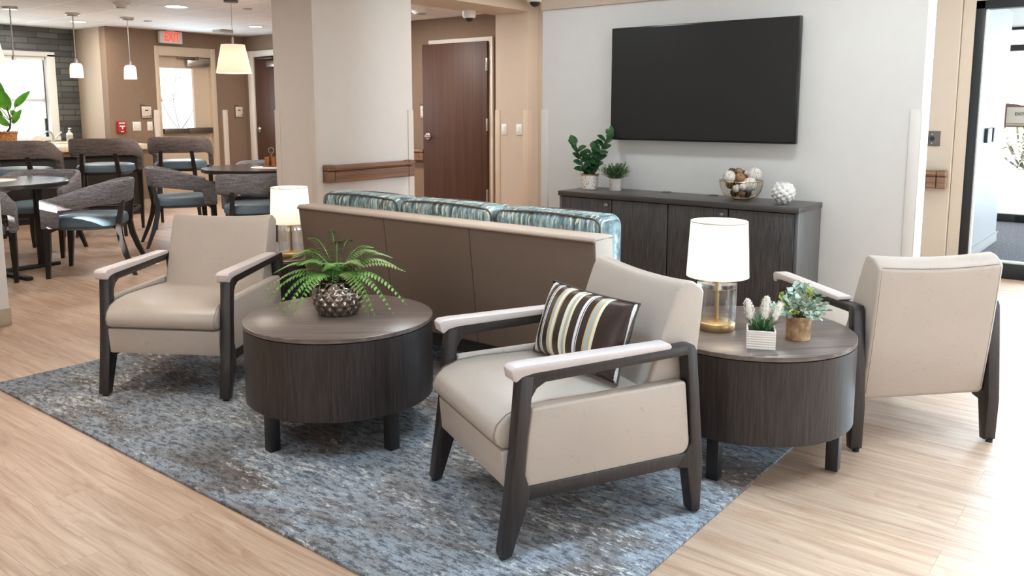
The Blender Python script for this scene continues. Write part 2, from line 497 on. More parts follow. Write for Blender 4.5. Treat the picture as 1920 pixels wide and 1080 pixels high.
def make_wood(name, dark, light, axis='y', sc=60, rough=0.4):
    return make_laminate(name, dark, light, axis, rough, sc, 0.04)


M = {}
M['white_wall'] = plain('warm white paint', srgb(220, 220, 218), 0.6, var=0.012)
M['col_wall'] = plain('column off white paint', srgb(222, 214, 206), 0.6, var=0.012)
M['tan'] = plain('tan paint', srgb(201, 184, 166), 0.6, var=0.015)
M['trim_tan'] = plain('tan door trim paint', srgb(205, 187, 164), 0.45, var=0.015)
M['guard_tan'] = plain('tan corner guard vinyl', srgb(206, 188, 167), 0.45, var=0.01)
M['guard'] = plain('cream corner guard vinyl', srgb(220, 209, 198), 0.45, var=0.01)
M['guard_white'] = plain('white corner guard vinyl', srgb(226, 224, 220), 0.45, var=0.01)
M['linen'] = make_linen('taupe linen wallcovering', srgb(136, 115, 98))
M['linen_light'] = make_linen('pale linen wallcovering', srgb(186, 168, 150), 0.06)
M['brick'] = make_brick()
M['tile'] = make_ceiling_tile()
M['plaster'] = plain('ceiling plaster', srgb(226, 222, 216), 0.7, var=0.01)
M['floor'] = make_floor(); M['rug'] = make_rug()
M['base'] = plain('taupe vinyl base', srgb(186, 170, 150), 0.5)
M['vinyl'] = make_vinyl('greige patterned vinyl', srgb(184, 171, 160))
M['espresso'] = make_wood('espresso stained wood', srgb(32, 26, 25), srgb(52, 43, 40), 'z', 90, 0.38)
M['armpad'] = plain('whitewashed arm cap', srgb(206, 194, 190), 0.42, var=0.03)
M['black_glide'] = plain('black plastic', srgb(18, 18, 18), 0.4)
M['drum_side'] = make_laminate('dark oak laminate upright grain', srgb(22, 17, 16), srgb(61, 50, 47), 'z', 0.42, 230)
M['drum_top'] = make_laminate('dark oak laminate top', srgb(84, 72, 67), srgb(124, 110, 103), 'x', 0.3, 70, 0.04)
M['console'] = make_laminate('charcoal oak laminate upright grain', srgb(40, 39, 40), srgb(88, 86, 86), 'z', 0.45, 230)
M['console_top'] = make_laminate('charcoal oak laminate top', srgb(58, 54, 54), srgb(84, 80, 78), 'x', 0.32, 70, 0.04)
M['console_side'] = make_laminate('grey oak laminate end', srgb(84, 84, 86), srgb(112, 112, 112), 'z', 0.4)
M['dark_gap'] = plain('black edge strip', srgb(14, 13, 13), 0.6)
M['sofa'] = make_linen('taupe sofa vinyl', srgb(124, 104, 90), 0.05, 420)
M['sofa_top'] = make_linen('light taupe sofa welt', srgb(186, 172, 160), 0.04, 420)
M['teal'] = make_cushion_fabric()
M['welt'] = plain('dark brown piping', srgb(78, 68, 62), 0.6)
M['seam'] = plain('thread seam', srgb(128, 114, 104), 0.6)
M['stripe'] = make_stripes()
M['tv'] = plain('matt black screen', srgb(30, 30, 31), 0.55, spec=0.4, var=0.02)
M['black'] = plain('black gloss plastic', srgb(16, 16, 17), 0.3)
M['black_frame'] = plain('black anodised aluminium', srgb(24, 24, 27), 0.4, 0.1)
M['door_wood'] = make_laminate('walnut door veneer', srgb(62, 34, 19), srgb(80, 47, 29), 'z', 0.55, 34, 0.01)
M['rail_wood'] = make_wood('walnut handrail', srgb(104, 74, 54), srgb(150, 112, 86), 'y', 50, 0.42)
M['rail_wood_x'] = make_wood('walnut handrail grain along x', srgb(104, 74, 54), srgb(150, 112, 86), 'x', 50, 0.42)
M['steel'] = plain('brushed nickel', srgb(190, 186, 180), 0.28, 1.0)
M['bronze'] = plain('dark bronze', srgb(104, 94, 86), 0.4, 0.6)
M['gold'] = plain('satin brass', srgb(200, 172, 124), 0.34, 1.0, spec=0.5)
M['glass'] = make_glass('clear pane', 0.0, (0.97, 0.98, 0.98), 0.5)
M['acrylic'] = make_acrylic('clear lamp glass')
M['shade'] = make_shade('white linen lamp shade', (0.94, 0.91, 0.86), 0.20, 0.55, (1.0, 0.90, 0.78))
M['shade_trim'] = plain('grey shade hem', srgb(150, 140, 132), 0.7)
M['pendant_shade'] = make_shade('cream pendant shade', (0.92, 0.87, 0.80), 0.16, 0.5, (1.0, 0.86, 0.68))
M['opal'] = make_shade('opal glass glow', (0.95, 0.88, 0.78), 1.6, 0.5, (1.0, 0.84, 0.62))
M['bulb'] = make_emit('warm bulb', (1.0, 0.85, 0.65), 6.0)
M['dl'] = make_emit('downlight lens', (1.0, 0.95, 0.88), 4.0)
M['white_plastic'] = plain('white plastic', srgb(232, 230, 226), 0.4, var=0.01)
M['white_metal'] = plain('white enamel', srgb(236, 235, 232), 0.35, var=0.01)
M['red'] = plain('red alarm plastic', srgb(168, 24, 26), 0.35)
M['exit_red'] = make_emit('exit letters red', srgb(255, 74, 48), 0.9)
M['exit_face'] = plain('exit sign housing', srgb(226, 222, 214), 0.4)
M['ink'] = plain('dark ink', srgb(60, 54, 52), 0.6)
M['plaque'] = plain('sign plate', srgb(214, 204, 192), 0.45)
M['plaque_brown'] = plain('sign back plate brown', srgb(98, 74, 62), 0.5)
M['plaque_grey'] = plain('grey sign plate', srgb(176, 170, 162), 0.45)
M['tweed'] = make_tweed('grey tweed upholstery', srgb(80, 79, 84), srgb(158, 156, 160))
M['tweed_brown'] = make_tweed('brown grey tweed upholstery', srgb(80, 72, 70), srgb(142, 130, 126))
M['seat_blue'] = plain('slate blue vinyl seat', srgb(96, 116, 130), 0.45, var=0.05)
M['chair_wood'] = make_wood('black brown chair leg', srgb(24, 19, 18), srgb(46, 38, 35), 'z', 60, 0.4)
M['table_top'] = plain('espresso table top', srgb(52, 45, 43), 0.22, var=0.05)
M['stone'] = make_speckle('beige quartz counter', srgb(206, 190, 166), srgb(228, 214, 194), 60, 0.3, 0.7, 0.35)
M['bar_dark'] = plain('black brown bar panel', srgb(24, 21, 20), 0.45)
M['doily'] = plain('white placemat', srgb(232, 226, 220), 0.6)
M['amber'] = make_speckle('amber wooden caddy', srgb(120, 74, 42), srgb(176, 124, 78), 30, 0.3, 0.7, 0.4)
M['hammered'] = plain('polished pewter', srgb(158, 146, 136), 0.09, 1.0, var=0.04)
M['soil'] = make_speckle('dark potting moss', srgb(36, 30, 22), srgb(62, 58, 36), 60, 0.3, 0.7, 0.95)
M['fern'] = make_leaf('fern green', srgb(74, 124, 52), srgb(128, 172, 92), 0.42, 26)
M['fern_dark'] = make_leaf('olive fern green', srgb(88, 112, 52), srgb(136, 156, 88), 0.45, 26)
M['stem'] = plain('green stem', srgb(92, 112, 58), 0.6)
M['brown_stem'] = plain('brown stem', srgb(72, 60, 46), 0.7)
M['euca'] = make_leaf('dusty eucalyptus leaf', srgb(148, 176, 150), srgb(206, 220, 212), 0.6, 30)
M['euca_y'] = make_leaf('yellow green sprig', srgb(150, 168, 78), srgb(190, 196, 120), 0.6, 30)
M['grass'] = make_leaf('deep grass blade', srgb(40, 92, 48), srgb(88, 140, 84), 0.5, 40)
M['flower'] = plain('cream white floret', srgb(240, 236, 226), 0.7)
M['ceramic'] = plain('white glazed ceramic', srgb(226, 224, 220), 0.3, var=0.02)
M['pinkceramic'] = plain('ridged off white ceramic', srgb(232, 222, 214), 0.5, var=0.02)
M['bark'] = make_speckle('birch bark', srgb(126, 92, 62), srgb(192, 158, 122), 38, 0.32, 0.66, 0.8)
M['mosaic'] = make_speckle('cracked mother of pearl', srgb(168, 136, 112), srgb(238, 232, 224), 95, 0.36, 0.48, 0.4)
M['stonepot'] = make_speckle('grey white stone pot', srgb(198, 190, 182), srgb(226, 220, 214), 24, 0.3, 0.7, 0.6)
M['zz'] = make_leaf('glossy dark green leaf', srgb(16, 58, 32), srgb(52, 106, 58), 0.22, 18)
M['herb'] = make_leaf('fine green herb leaf', srgb(46, 96, 50), srgb(108, 150, 86), 0.5, 40)
M['big_leaf'] = make_leaf('bright banana leaf', srgb(70, 150, 44), srgb(128, 196, 78), 0.4, 8)
M['wicker'] = make_speckle('brown woven wicker', srgb(92, 58, 36), srgb(178, 124, 76), 70, 0.35, 0.62, 0.8)
def make_twine_ball():
    m = Mat('white bark ball with twine lines'); co = m.co()
    n = m.noise(co, 22, 1, .4, .6)
    d = m.math('ABSOLUTE', m.math('SUBTRACT', m.math('FRACT', m.math('MULTIPLY', n, 7.0)), .5))
    ln = m.ramp(d, [(0.0, (1, 1, 1)), (.07, (0, 0, 0))])
    sp = m.noise(co, 90, 3, .6)
    base = m.ramp(sp, [(.34, srgb(150, 134, 120)), (.46, srgb(226, 222, 216))])
    m.color(m.mix(m.math('MULTIPLY', ln, .75), base, srgb(120, 100, 84))); m.set(Roughness=.85); m.bump(sp, .4, .004); return m.m


M['ball_white'] = make_twine_ball()
M['ball_brown'] = make_speckle('brown seed ball', srgb(84, 58, 40), srgb(170, 132, 98), 60, 0.32, 0.62, 0.9)
M['ball_dark'] = make_speckle('dark pod ball', srgb(46, 36, 30), srgb(104, 84, 68), 60, 0.32, 0.62, 0.9)
M['roller'] = make_shade('roller blind fabric', (0.95, 0.94, 0.92), 0.0, 0.85)
M['carpet'] = make_speckle('charcoal entry carpet', srgb(84, 84, 92), srgb(146, 144, 148), 55, 0.35, 0.65, 0.95)
M['vest_wall'] = plain('vestibule grey white paint', srgb(216, 218, 222), 0.5, var=0.01)
M['snow'] = plain('pale concrete outdoors', srgb(226, 224, 220), 0.9)
M['hedge'] = make_leaf('pale hedge leaf', srgb(196, 206, 168), srgb(232, 236, 216), 0.8, 5)  # leaf green paled so its colour carries the outdoor overexposure
M['twig'] = plain('bare twig', srgb(70, 66, 62), 0.9)
M['pinkcar'] = plain('faded red car paint', srgb(206, 96, 110), 0.4)

# ------------------------------------------------------------------ the setting
XW, XE, YS = -11.87, 3.2, -3.0
XEXIT = -11.04
struct('floor', MB().box(-12.2, 3.4, -3.2, 8.0, -0.1, 0), M['floor'])
struct('wall_south', MB().box(-5.72, -3.2, YS - 0.15, YS, 0, 2.6).box(-3.2, 2.0, YS - .15, YS, 0, .5).box(-3.2, 2.0, YS - .15, YS, 2.45, 2.6).box(2.0, 3.4, YS - .15, YS, 0, 2.6), M['col_wall'])
struct('wall_sun_slot', MB().box(-12.2, -6.58, -1.15, -1.0, 0, 2.5).box(-6.58, -6.12, -1.15, -1.0, 0, 2.08).box(-6.58, -6.12, -1.15, -1.0, 2.36, 2.5).box(-6.12, -5.72, -1.15, -1.0, 0, 2.5), M['linen_light'])  # unseen wall set here; its slot shapes the sun patch on the chair
struct('south_sun_block', MB().box(-3.25, 2.05, YS - .17, YS - .155, .45, 2.5), M['plaster'])  # opaque unseen slab added to keep the sun out of the lounge
struct('wall_east', MB().box(XE, XE + .15, YS, -0.3, 0, 2.6).box(XE, XE + .15, 5.1, 8, 0, 2.6).box(XE, XE + .15, -0.3, 5.1, 0, .4).box(XE, XE + .15, -0.3, 5.1, 2.5, 2.6), M['col_wall'])
struct('ceiling', MB().box(-5.72, 3.4, -3.2, -1.15, 2.5, 2.6).box(-6.1, 3.4, -1.15, 4.36, 2.5, 2.6).box(-5.52, 3.4, 4.36, 7.6, 2.5, 2.6), M['plaster'])
struct('ceiling_dining', MB().box(-12.2, -6.05, -1.15, 5.9, 2.4, 2.51).box(-12.2, -8.3, 5.9, 7.6, 2.4, 2.51), M['tile'])
struct('roof', MB().box(-12.4, 3.4, -1.15, 12, 2.62, 2.7).box(-5.72, 3.4, -3.3, -1.15, 2.62, 2.7), M['plaster'])
struct('ceiling_corridor', MB().box(-8.3, -5.97, 5.9, 8.0, 2.46, 2.56).box(-8.3, -6.05, 5.9, 5.91, 2.4, 2.46), M['tile'])
# television wall: white panel under a tan bulkhead
struct('wall_north', MB().box(-4.0, -1.2, 5.42, 5.62, 0, 2.095), M['white_wall'])
struct('wall_bulkhead', MB().box(-4.0, -1.2, 5.40, 5.64, 2.095, 2.5), M['tan'])
struct('baseboard_north', MB().box(-4.0, -1.2, 5.405, 5.42, 0, .1, bev=.003), M['white_wall'])
# rear wall of the passages either side of it
struct('wall_passage', MB().box(-5.97, -1.40, 7.40, 7.95, 0, 2.5), M['tan'])
struct('wall_entry', MB().box(-1.396, -1.31, 7.45, 7.6, 0, 2.5).box(-1.31, 3.2, 7.45, 7.6, 2.16, 2.5), M['tan'])
# the column, soffit and pilaster
struct('wall_column', MB().box(-6.05, -5.52, 4.357, 5.47, 0, 2.36), M['col_wall'])
struct('ceiling_soffit', MB().box(-6.05, -5.52, 4.357, 7.40, 2.36, 2.56), M['tan'])
struct('wall_pilaster', MB().box(-5.97, -5.52, 7.215, 7.399, 0, 2.36), M['tan'])
# corridor and dining walls
struct('wall_corridor', MB().box(-8.6, -5.95, 7.81, 7.95, 0, 2.5), M['linen'])
struct('wall_dining_north', MB().box(-11.2, -8.6, 7.424, 7.95, 0, 2.45), M['linen'])
# exit door wall (opening Y 6.10..6.86, z up to 2.12)
struct('wall_exit', MB().box(-11.2, XEXIT, 5.359, 6.06, 0, 2.45).box(-11.2, XEXIT, 6.90, 7.45, 0, 2.45).box(-11.2, XEXIT, 6.06, 6.90, 2.18, 2.45), M['linen'])
struct('wall_stub', MB().box(-12.0, XEXIT - .002, 5.36, 5.42, 0, 2.45), M['linen_light'])
# brick wall with the window opening Y 3.3..5.05, z .95..2.03
struct('wall_west', MB().box(XW - .15, XW, YS, 3.2, 0, 2.45).box(XW - .15, XW, 5.06, 5.4, 0, 2.45).box(XW - .15, XW, 3.2, 5.06, 0, .93).box(XW - .15, XW, 3.2, 5.06, 2.04, 2.45), M['brick'])
# wall end at the edge of the lounge
struct('wall_partition', MB().box(-5.72, -5.568, -3.0, 2.0, 0, 2.5), M['guard_white'])
struct('baseboard_partition', MB().box(-5.73, -5.558, -3.0, 2.008, 0, .105, bev=.003), M['base'])
struct('baseboard_exit', MB().box(XEXIT, XEXIT + .012, 5.36, 6.0, 0, .1).box(XEXIT, XEXIT + .012, 6.95, 7.42, 0, .1), M['base'])
struct('baseboard_corridor', MB().box(-8.6, -7.6, 7.798, 7.81, 0, .1), M['base'])
struct('baseboard_passage', MB().box(-5.5, -1.42, 7.388, 7.40, 0, .1), M['base'])


def guard(x, y, sx, sy, m='guard', ztop=1.32):
    """L shaped vinyl corner guard; (x, y) the corner, sx, sy the directions of the two flanges"""
    global NT
    NT += 1
    w, t = 0.062, 0.006
    mb = MB()
    mb.box(min(x, x + sx * w), max(x, x + sx * w), min(y, y - sy * t), max(y, y - sy * t), .1, ztop, bev=.002)
    mb.box(min(x, x - sx * t), max(x, x - sx * t), min(y - sy * t, y + sy * w), max(y - sy * t, y + sy * w), .1, ztop, bev=.002)
    struct('trim_%d' % NT, mb, M[m])


NT = 0
guard(-5.52, 4.357, -1, 1); guard(-5.52, 5.47, -1, -1); guard(-6.05, 4.357, 1, 1)
guard(-5.52, 7.215, -1, 1, 'guard_tan'); guard(-5.97, 7.215, 1, 1, 'guard_tan')
guard(-4.0, 5.42, 1, 1, 'guard_white'); guard(-1.2, 5.42, -1, 1, 'guard_white')
guard(XEXIT, 5.99, -1, 1, 'guard') if False else None
for y0 in (5.96, 7.02):
    NT += 1
    struct('trim_%d' % NT, MB().box(XEXIT, XEXIT + .03, y0, y0 + .075, 0, 1.32, bev=.004), M['guard'])

# ---- walnut doors
def handle_set(mb, x, y, z, sy=-1, dirx=1):
    Mx = T(x, y, z) @ Matrix.Rotation(PI / 2, 4, 'X')
    mb.lathe([(0, 0), (.045, 0), (.045, .008), (.034, .018), (.016, .024), (.014, .05), (0, .05)], 20, Mx)
    mb.tube([(x, y - .045, z), (x + dirx * .02, y - .052, z), (x + dirx * .11, y - .052, z - .002)], [.014, .013, .010], 10)


# corridor door, swung slightly into the corridor
d1 = tag(bpy.data.objects.new('door_1', None), kind='structure'); COL.objects.link(d1)
d1.location = (-6.545, 7.79, 0)
leaf_a = math.radians(-2.5)
MB().box(-1.04, 0, -.045, 0, 0.01, 2.135, T(0, 0, 0) @ RZ(-leaf_a), bev=.002).build('door_leaf', M['door_wood'], d1)
hb = MB(); handle_set(hb, -.955, -.09, .985, dirx=1); hb.build('door_handle', M['steel'], d1)
for z in (.28, 1.14, 1.86):
    MB().box(-.014, .004, -.054, -.03, z - .075, z + .075, bev=.004).build('hinge', M['steel'], d1)
MB().box(-1.0, .001, -.012, .02, 2.135, 2.189, bev=.003).box(.0, .06, -.013, .02, 0, 2.19, bev=.003).build('door_frame', M['guard'], d1)
# dining door in the north dining wall
d2 = tag(bpy.data.objects.new('door_2', None), kind='structure'); COL.objects.link(d2)
d2.location = (-10.33, 7.424, 0)
MB().box(-.43, .43, -.012, .0, 0.01, 2.09, bev=.002).build('door_leaf', M['door_wood'], d2)
MB().box(-.57, -.44, -.035, .0, 0, 2.18, bev=.006).box(.44, .57, -.035, 0, 0, 2.18, bev=.006).box(-.441, .441, -.034, 0, 2.09, 2.179, bev=.003).build('door_frame', M['guard'], d2)
hb = MB(); handle_set(hb, -.36, -.012, 1.03, dirx=1); hb.build('door_handle', M['steel'], d2)
MB().box(-.02, .34, -.10, -.03, 1.93, 2.02, bev=.008).build('door_closer', M['steel'], d2)
MB().box(-.25, .1, -.09, -.03, 2.05, 2.066, bev=.003).build('closer_arm', M['bronze'], d2)
# painted steel exit door with a glass light
d3 = tag(bpy.data.objects.new('door_3', None), kind='structure'); COL.objects.link(d3)
d3.location = (XEXIT - .06, 6.48, 0)
g0, g1, h0, h1 = -.37, .14, 1.05, 1.90
mb = MB().box(-.045, 0, -.40, g0, .01, 2.06).box(-.045, 0, g1, .385, .01, 2.06).box(-.045, 0, g0, g1, .01, h0).box(-.045, 0, g0, g1, h1, 2.06)
mb.build('door_leaf', M['trim_tan'], d3)
MB().box(-.03, -.022, g0, g1, h0, h1).build('door_pane', M['glass'], d3)
MB().box(-.09, .075, -.46, -.40, 0, 2.19, bev=.004).box(-.09, .075, .385, .46, 0, 2.19, bev=.004).box(-.09, .074, -.401, .386, 2.06, 2.189, bev=.003).build('door_frame', M['trim_tan'], d3)
MB().box(.0, .09, -.38, .0, .99, 1.06, bev=.006).box(0, .075, 0, .37, .985, 1.065, bev=.008).build('push_bar', M['bronze'], d3)
MB().box(.0, .075, .02, .36, 1.935, 2.02, bev=.008).build('door_closer', M['steel'], d3)
MB().box(.04, .07, -.12, .17, 2.03, 2.05, bev=.004).lathe([(0, 0), (.03, 0), (.03, .05), (0, .05)], 14, T(.05, .17, 2.02)).build('closer_arm', M['bronze'], d3)

# ---- dining window
w1 = tag(bpy.data.objects.new('window_1', None), kind='structure'); COL.objects.link(w1); w1.location = (XW, 4.13, 1.48)
MB().box(-.14, .03, .83, .93, -.55, .57, bev=.004).box(-.14, .03, -.93, -.83, -.55, .57, bev=.004).box(-.14, .03, -.93, .93, .54, .60, bev=.004).box(-.14, .05, -.93, .93, -.57, -.52, bev=.004).build('window_frame', M['white_metal'], w1)
MB().box(-.12, -.09, .80, .83, -.52, .54).box(-.12, -.09, -.83, -.80, -.52, .54).box(-.12, -.09, -.83, .83, -.06, -.02).build('window_sash', M['black_frame'], w1)
MB().box(-.108, -.102, -.80, .80, -.52, .54).build('window_pane', M['glass'], w1)
MB().box(-.07, -.066, -.80, .81, -.26, .51).box(-.078, -.058, -.80, .81, -.275, -.255, bev=.004).build('roller_blind', M['roller'], w1)
MB().box(-.085, -.03, -.82, .825, .495, .54, bev=.01).build('blind_roller', M['white_metal'], w1)

# ---- entry storefront with its vestibule
w2 = tag(bpy.data.objects.new('window_2', None), kind='structure'); COL.objects.link(w2); w2.location = (0, 7.5, 0)
fr = MB()
for x0, x1 in ((-1.31, -1.245), (-.74, -.68), (.28, .34), (1.54, 1.6), (3.14, 3.2)): fr.box(x0, x1, -.04, .07, 0, 2.16, bev=.004)
fr.box(-1.31, 3.2, -.04, .07, 2.095, 2.16, bev=.004).box(-1.31, 3.2, -.04, .07, 0, .12, bev=.004)
fr.build('storefront_frame', M['black_frame'], w2)
for x0, x1 in ((-1.245, -.74), (-.68, .28), (.34, 1.54), (1.6, 3.14)):
    MB().box(x0, x1, .012, .018, .12, 2.095).build('storefront_pane', M['glass'], w2)
MB().box(-1.245, -1.232, -.01, .04, .12, 2.095).box(-1.245, -.74, -.01, .04, .12, .135).build('glazing_bead', M['white_metal'], w2)
struct('floor_vestibule', MB().box(-3.0, 3.4, 8.0, 11.6, -.1, -.002).box(-1.4, 3.4, 7.62, 8.0, -.05, .003), M['carpet'])
struct('ceiling_vestibule', MB().box(-3, 3.4, 7.6, 11.6, 2.27, 2.4), M['vest_wall'])
struct('wall_vestibule', MB().box(-1.46, -1.36, 7.6, 9.6, 0, 2.27), M['vest_wall'])
struct('baseboard_vestibule', MB().box(-1.36, -1.348, 7.6, 9.6, 0, .1, bev=.004).box(-1.36, -1.34, 7.6, 9.6, .09, .1), M['white_wall'])
w3 = tag(bpy.data.objects.new('window_3', None), kind='structure'); COL.objects.link(w3); w3.location = (0, 11.4, 0)
fr = MB()
for x0, x1 in ((-3, -2.94), (-.5, -.44), (.5, .56), (3.3, 3.4)): fr.box(x0, x1, -.04, .06, 0, 2.3, bev=.004)
fr.box(-3, 3.4, -.04, .06, 0, .09, bev=.004).box(-3, 3.4, -.04, .06, 2.0, 2.07, bev=.004).box(-3, 3.4, -.04, .06, 2.24, 2.3)
fr.build('storefront_frame', M['black_frame'], w3)
for x0, x1 in ((-2.94, -.5), (-.44, .5), (.56, 3.3)):
    MB().box(x0, x1, .004, .01, .09, 2.24).build('storefront_pane', M['glass'], w3)
struct('ground_outdoors', MB().box(-40, 40, 11.6, 60, -.3, -.12).box(-60, -12.3, -30, 40, -.31, -.13), M['snow'])

# ---- things on the walls
def wall_basis(axis):
    """matrix whose local x runs along the wall, z up, -y out of the wall towards the room"""
    return {'n': Matrix.Identity(4), 'w': RZ(PI / 2)}[axis]


def place(o, x, y, z, axis='n'):
    o.location = (x, y, z); o.rotation_euler = (0, 0, 0 if axis == 'n' else PI / 2); return o


# EXIT sign above the steel door, hung under the ceiling
ex = place(thing('exit_sign', 'lit red EXIT sign in a pale housing above the steel glazed door', 'exit sign'), XEXIT + .06, 6.235, 2.225, 'w')
MB().box(-.165, .165, -.03, .03, 0, .165, bev=.008).build('housing', M['exit_face'], ex)
MB().box(-.06, .06, -.02, .02, .163, .176).build('canopy', M['white_plastic'], ex)
text_obj('lettering', 'EXIT', .135, M['exit_red'], ex, T(0.01, -.032, .082) @ RX90, .003, (.82, 1.25))


def room_sign(label, x, y, z, axis, w=.15, h=.165, plate='plaque', word=None):
    s = place(thing('room_sign', label, 'sign', group=None), x, y, z, axis)
    pts = [(-w / 2 - .012, -h / 2 - .012), (w / 2 + .008, -h / 2 - .012), (w / 2 + .008, h / 2 + .012)]
    for k in range(7):
        t = k / 6; pts.append((w / 2 - .004 - t * (w * .72), h / 2 + .014 + .012 * sm(.55, 1, t)))
    pts.append((-w / 2 - .012, h / 2 + .03))
    MB().prism(pts, 'y', -.008, 0).build('back_plate', M['plaque_brown'], s)
    MB().box(-w / 2, w / 2, -.014, -.008, -h / 2 + .014, h / 2, bev=.002).box(-w / 2, w / 2, -.014, -.008, -h / 2, -h / 2 + .009).build('face_plate', M[plate], s)
    MB().box(w / 2 - .022, w / 2 - .008, -.016, -.014, -h / 2 + .02, -h / 2 + .036).build('symbol', M['ink'], s)
    if word: text_obj('lettering', word, .031, M['ink'], s, T(.0, -.0155, h * .12) @ RX90, .001)
    else: MB().box(-w * .17, w * .17, -.016, -.014, h * .10, h * .21).build('lettering', M['ink'], s)
    return s


room_sign('small room sign beside the steel glazed exit door, over the twin switches', XEXIT, 5.86, 1.29, 'w', .135, .15)
room_sign('small room sign on the taupe wall beyond the big cone pendant', XEXIT, 7.30, 1.29, 'w', .12, .15)
room_sign('small room sign half hidden by the walnut corridor door', -7.66, 7.81, 1.295, 'n', .13, .15)
r = room_sign('grey plaque reading EXIT on the black framed entry glass', -.965, 7.512, 1.27, 'n', .175, .14, 'plaque_grey', 'EXIT')


def switch(label, x, y, z, axis, gang=1, group='wall switches'):
    s = place(thing('light_switch', label, 'light switch', group=group), x, y, z, axis)
    w = .04 * gang + .035
    MB().box(-w / 2, w / 2, -.006, 0, -.06, .06, bev=.003).build('cover_plate', M['white_plastic'], s)
    for g in range(gang):
        cx = (g - (gang - 1) / 2) * .046
        MB().box(cx - .016, cx + .016, -.011, -.006, -.033, .033, bev=.002).build('rocker', M['ceramic'], s)
    return s


switch('white wide twin switch on the taupe wall next to the red alarm pull', XEXIT, 5.715, 1.10, 'w', 2)
switch('white narrow switch between the twin switch and the steel door', XEXIT, 5.90, 1.10, 'w')
switch('white rocker switch on the tan pilaster, the one closer to the walnut door', -5.85, 7.215, 1.105, 'n')
t = switch('white toggle plate on the tan pilaster, the one closer to the television wall', -5.64, 7.215, 1.105, 'n')
al = place(thing('fire_alarm_pull', 'red fire alarm pull station with a white T handle on the taupe wall', 'fire alarm'), XEXIT, 5.49, 1.09, 'w')
MB().box(-.055, .055, -.05, 0, -.075, .075, bev=.006).build('body', M['red'], al)
MB().box(-.035, .035, -.062, -.05, .005, .022, bev=.003).box(-.008, .008, -.062, -.05, -.028, .012, bev=.003).build('pull_handle', M['white_plastic'], al)
MB().box(-.02, .02, -.052, -.049, -.062, -.05).build('lettering', M['white_plastic'], al)
MB().box(-.04, .04, -.052, -.049, .048, .062).build('lettering', M['white_plastic'], al)
ks = place(thing('key_switch', 'square bronze key switch plate on the tan wall by the entry', 'switch'), -1.548, 7.40, 1.09, 'n')
MB().box(-.06, .06, -.008, 0, -.06, .06, bev=.003).build('plate', M['bronze'], ks)
MB().lathe([(0, 0), (.02, 0), (.018, .006), (0, .006)], 18, T(0, -.008, 0) @ RX90).build('key_cylinder', M['black'], ks)
for z in (.036, -.036):
    MB().lathe([(0, 0), (.006, 0), (.005, .003), (0, .003)], 10, T(0, -.008, z) @ RX90).build('screw', M['steel'], ks)
pp = place(thing('door_reader', 'two small black boxes on the vestibule wall under the EXIT plaque', 'door opener'), -1.36, 8.75, 1.09, 'w')
MB().box(-.22, .0, -.03, 0, -.065, .065, bev=.005).build('push_plate', M['black'], pp)
MB().box(.09, .21, -.03, 0, -.065, .065, bev=.005).build('card_reader', M['black'], pp)


def handrail(label, L, x, y, z, axis, m, ends=(1, 1)):
    """rounded grip over a bumper board with returned end caps; length L along local x, mounted on a wall at local y=0"""
    h = place(thing('handrail', label, 'handrail', group='walnut handrails'), x, y, z, axis)
    c = .075
    a0 = c if ends[0] else 0; a1 = L - (c if ends[1] else 0)
    g = [(-.092, .118), (-.084, .138), (-.068, .148), (-.05, .146), (-.036, .134), (-.036, .108), (-.05, .1), (-.08, .102)]
    b = [(-.078, .01), (-.07, .0), (-.03, 0), (-.03, .097), (-.07, .097), (-.082, .086)]
    MB().prism(g, 'x', a0, a1).build('grip', m, h)
    MB().prism(b, 'x', a0 + .002, a1 - .002).build('bumper_board', m, h)
    MB().box(a0 + .05, a1 - .05, -.05, 0, .02, .13).build('wall_bracket', m, h)
    for k, on in enumerate(ends):
        if not on: continue
        e = MB()
        x0, x1 = (0, c - .0008) if k == 0 else (L - c + .0008, L)
        e.box(x0, x1, -.094, -.002, .10, .15, bev=.014, seg=4).box(x0 + .002, x1 - .0, -.084, -.002, 0, .097, bev=.011, seg=4)
        e.box(x0 + .012, x1 - .012, -.06, -.002, .08, .12)
        e.build('end_cap', m, h)
    return h


handrail('walnut handrail across the white column behind the sofa', 1.0, -5.52, 4.41, .718, 'w', M['rail_wood_x'])
handrail('short walnut handrail ending beside the walnut corridor door', .75, -8.37, 7.81, .668, 'n', M['rail_wood_x'], (0, 1))
handrail('walnut handrail on the tan wall under the bronze key switch', .9, -2.31, 7.40, .692, 'n', M['rail_wood_x'], (0, 1))

# ---- television
tv = thing('television', 'large black flat television mounted on the white wall above the console', 'television', (-2.612, 5.42, 1.10))
MB().box(-.695, .695, -.085, -.045, 0, .81, bev=.004).build('bezel', M['black'], tv)
MB().box(-.684, .684, -.087, -.083, .014, .80).build('screen', M['tv'], tv)
MB().box(-.3, .3, -.047, -.02, .2, .6, bev=.01).box(-.2, .2, -.022, .0, .3, .5).build('wall_mount', M['black'], tv)

# ---- ceiling things
def downlight(label, x, y, z, r=.095, group='recessed downlights over the dining area'):
    d = thing('downlight', label, 'ceiling light', (x, y, z), 0, group)
    MB().lathe([(r * .82, -.002), (r, -.006), (r + .012, -.001), (r + .012, .0)], 32).build('trim_ring', M['white_metal'], d)
    MB().lathe([(0, -.003), (r * .84, -.003), (r * .84, 0), (0, 0)], 32).build('lens', M['dl'], d)
    lamp('downlight_lamp', 'AREA', (0, 0, -.02), 17, (1.0, .92, .82), size=.16, parent=d)
    return d


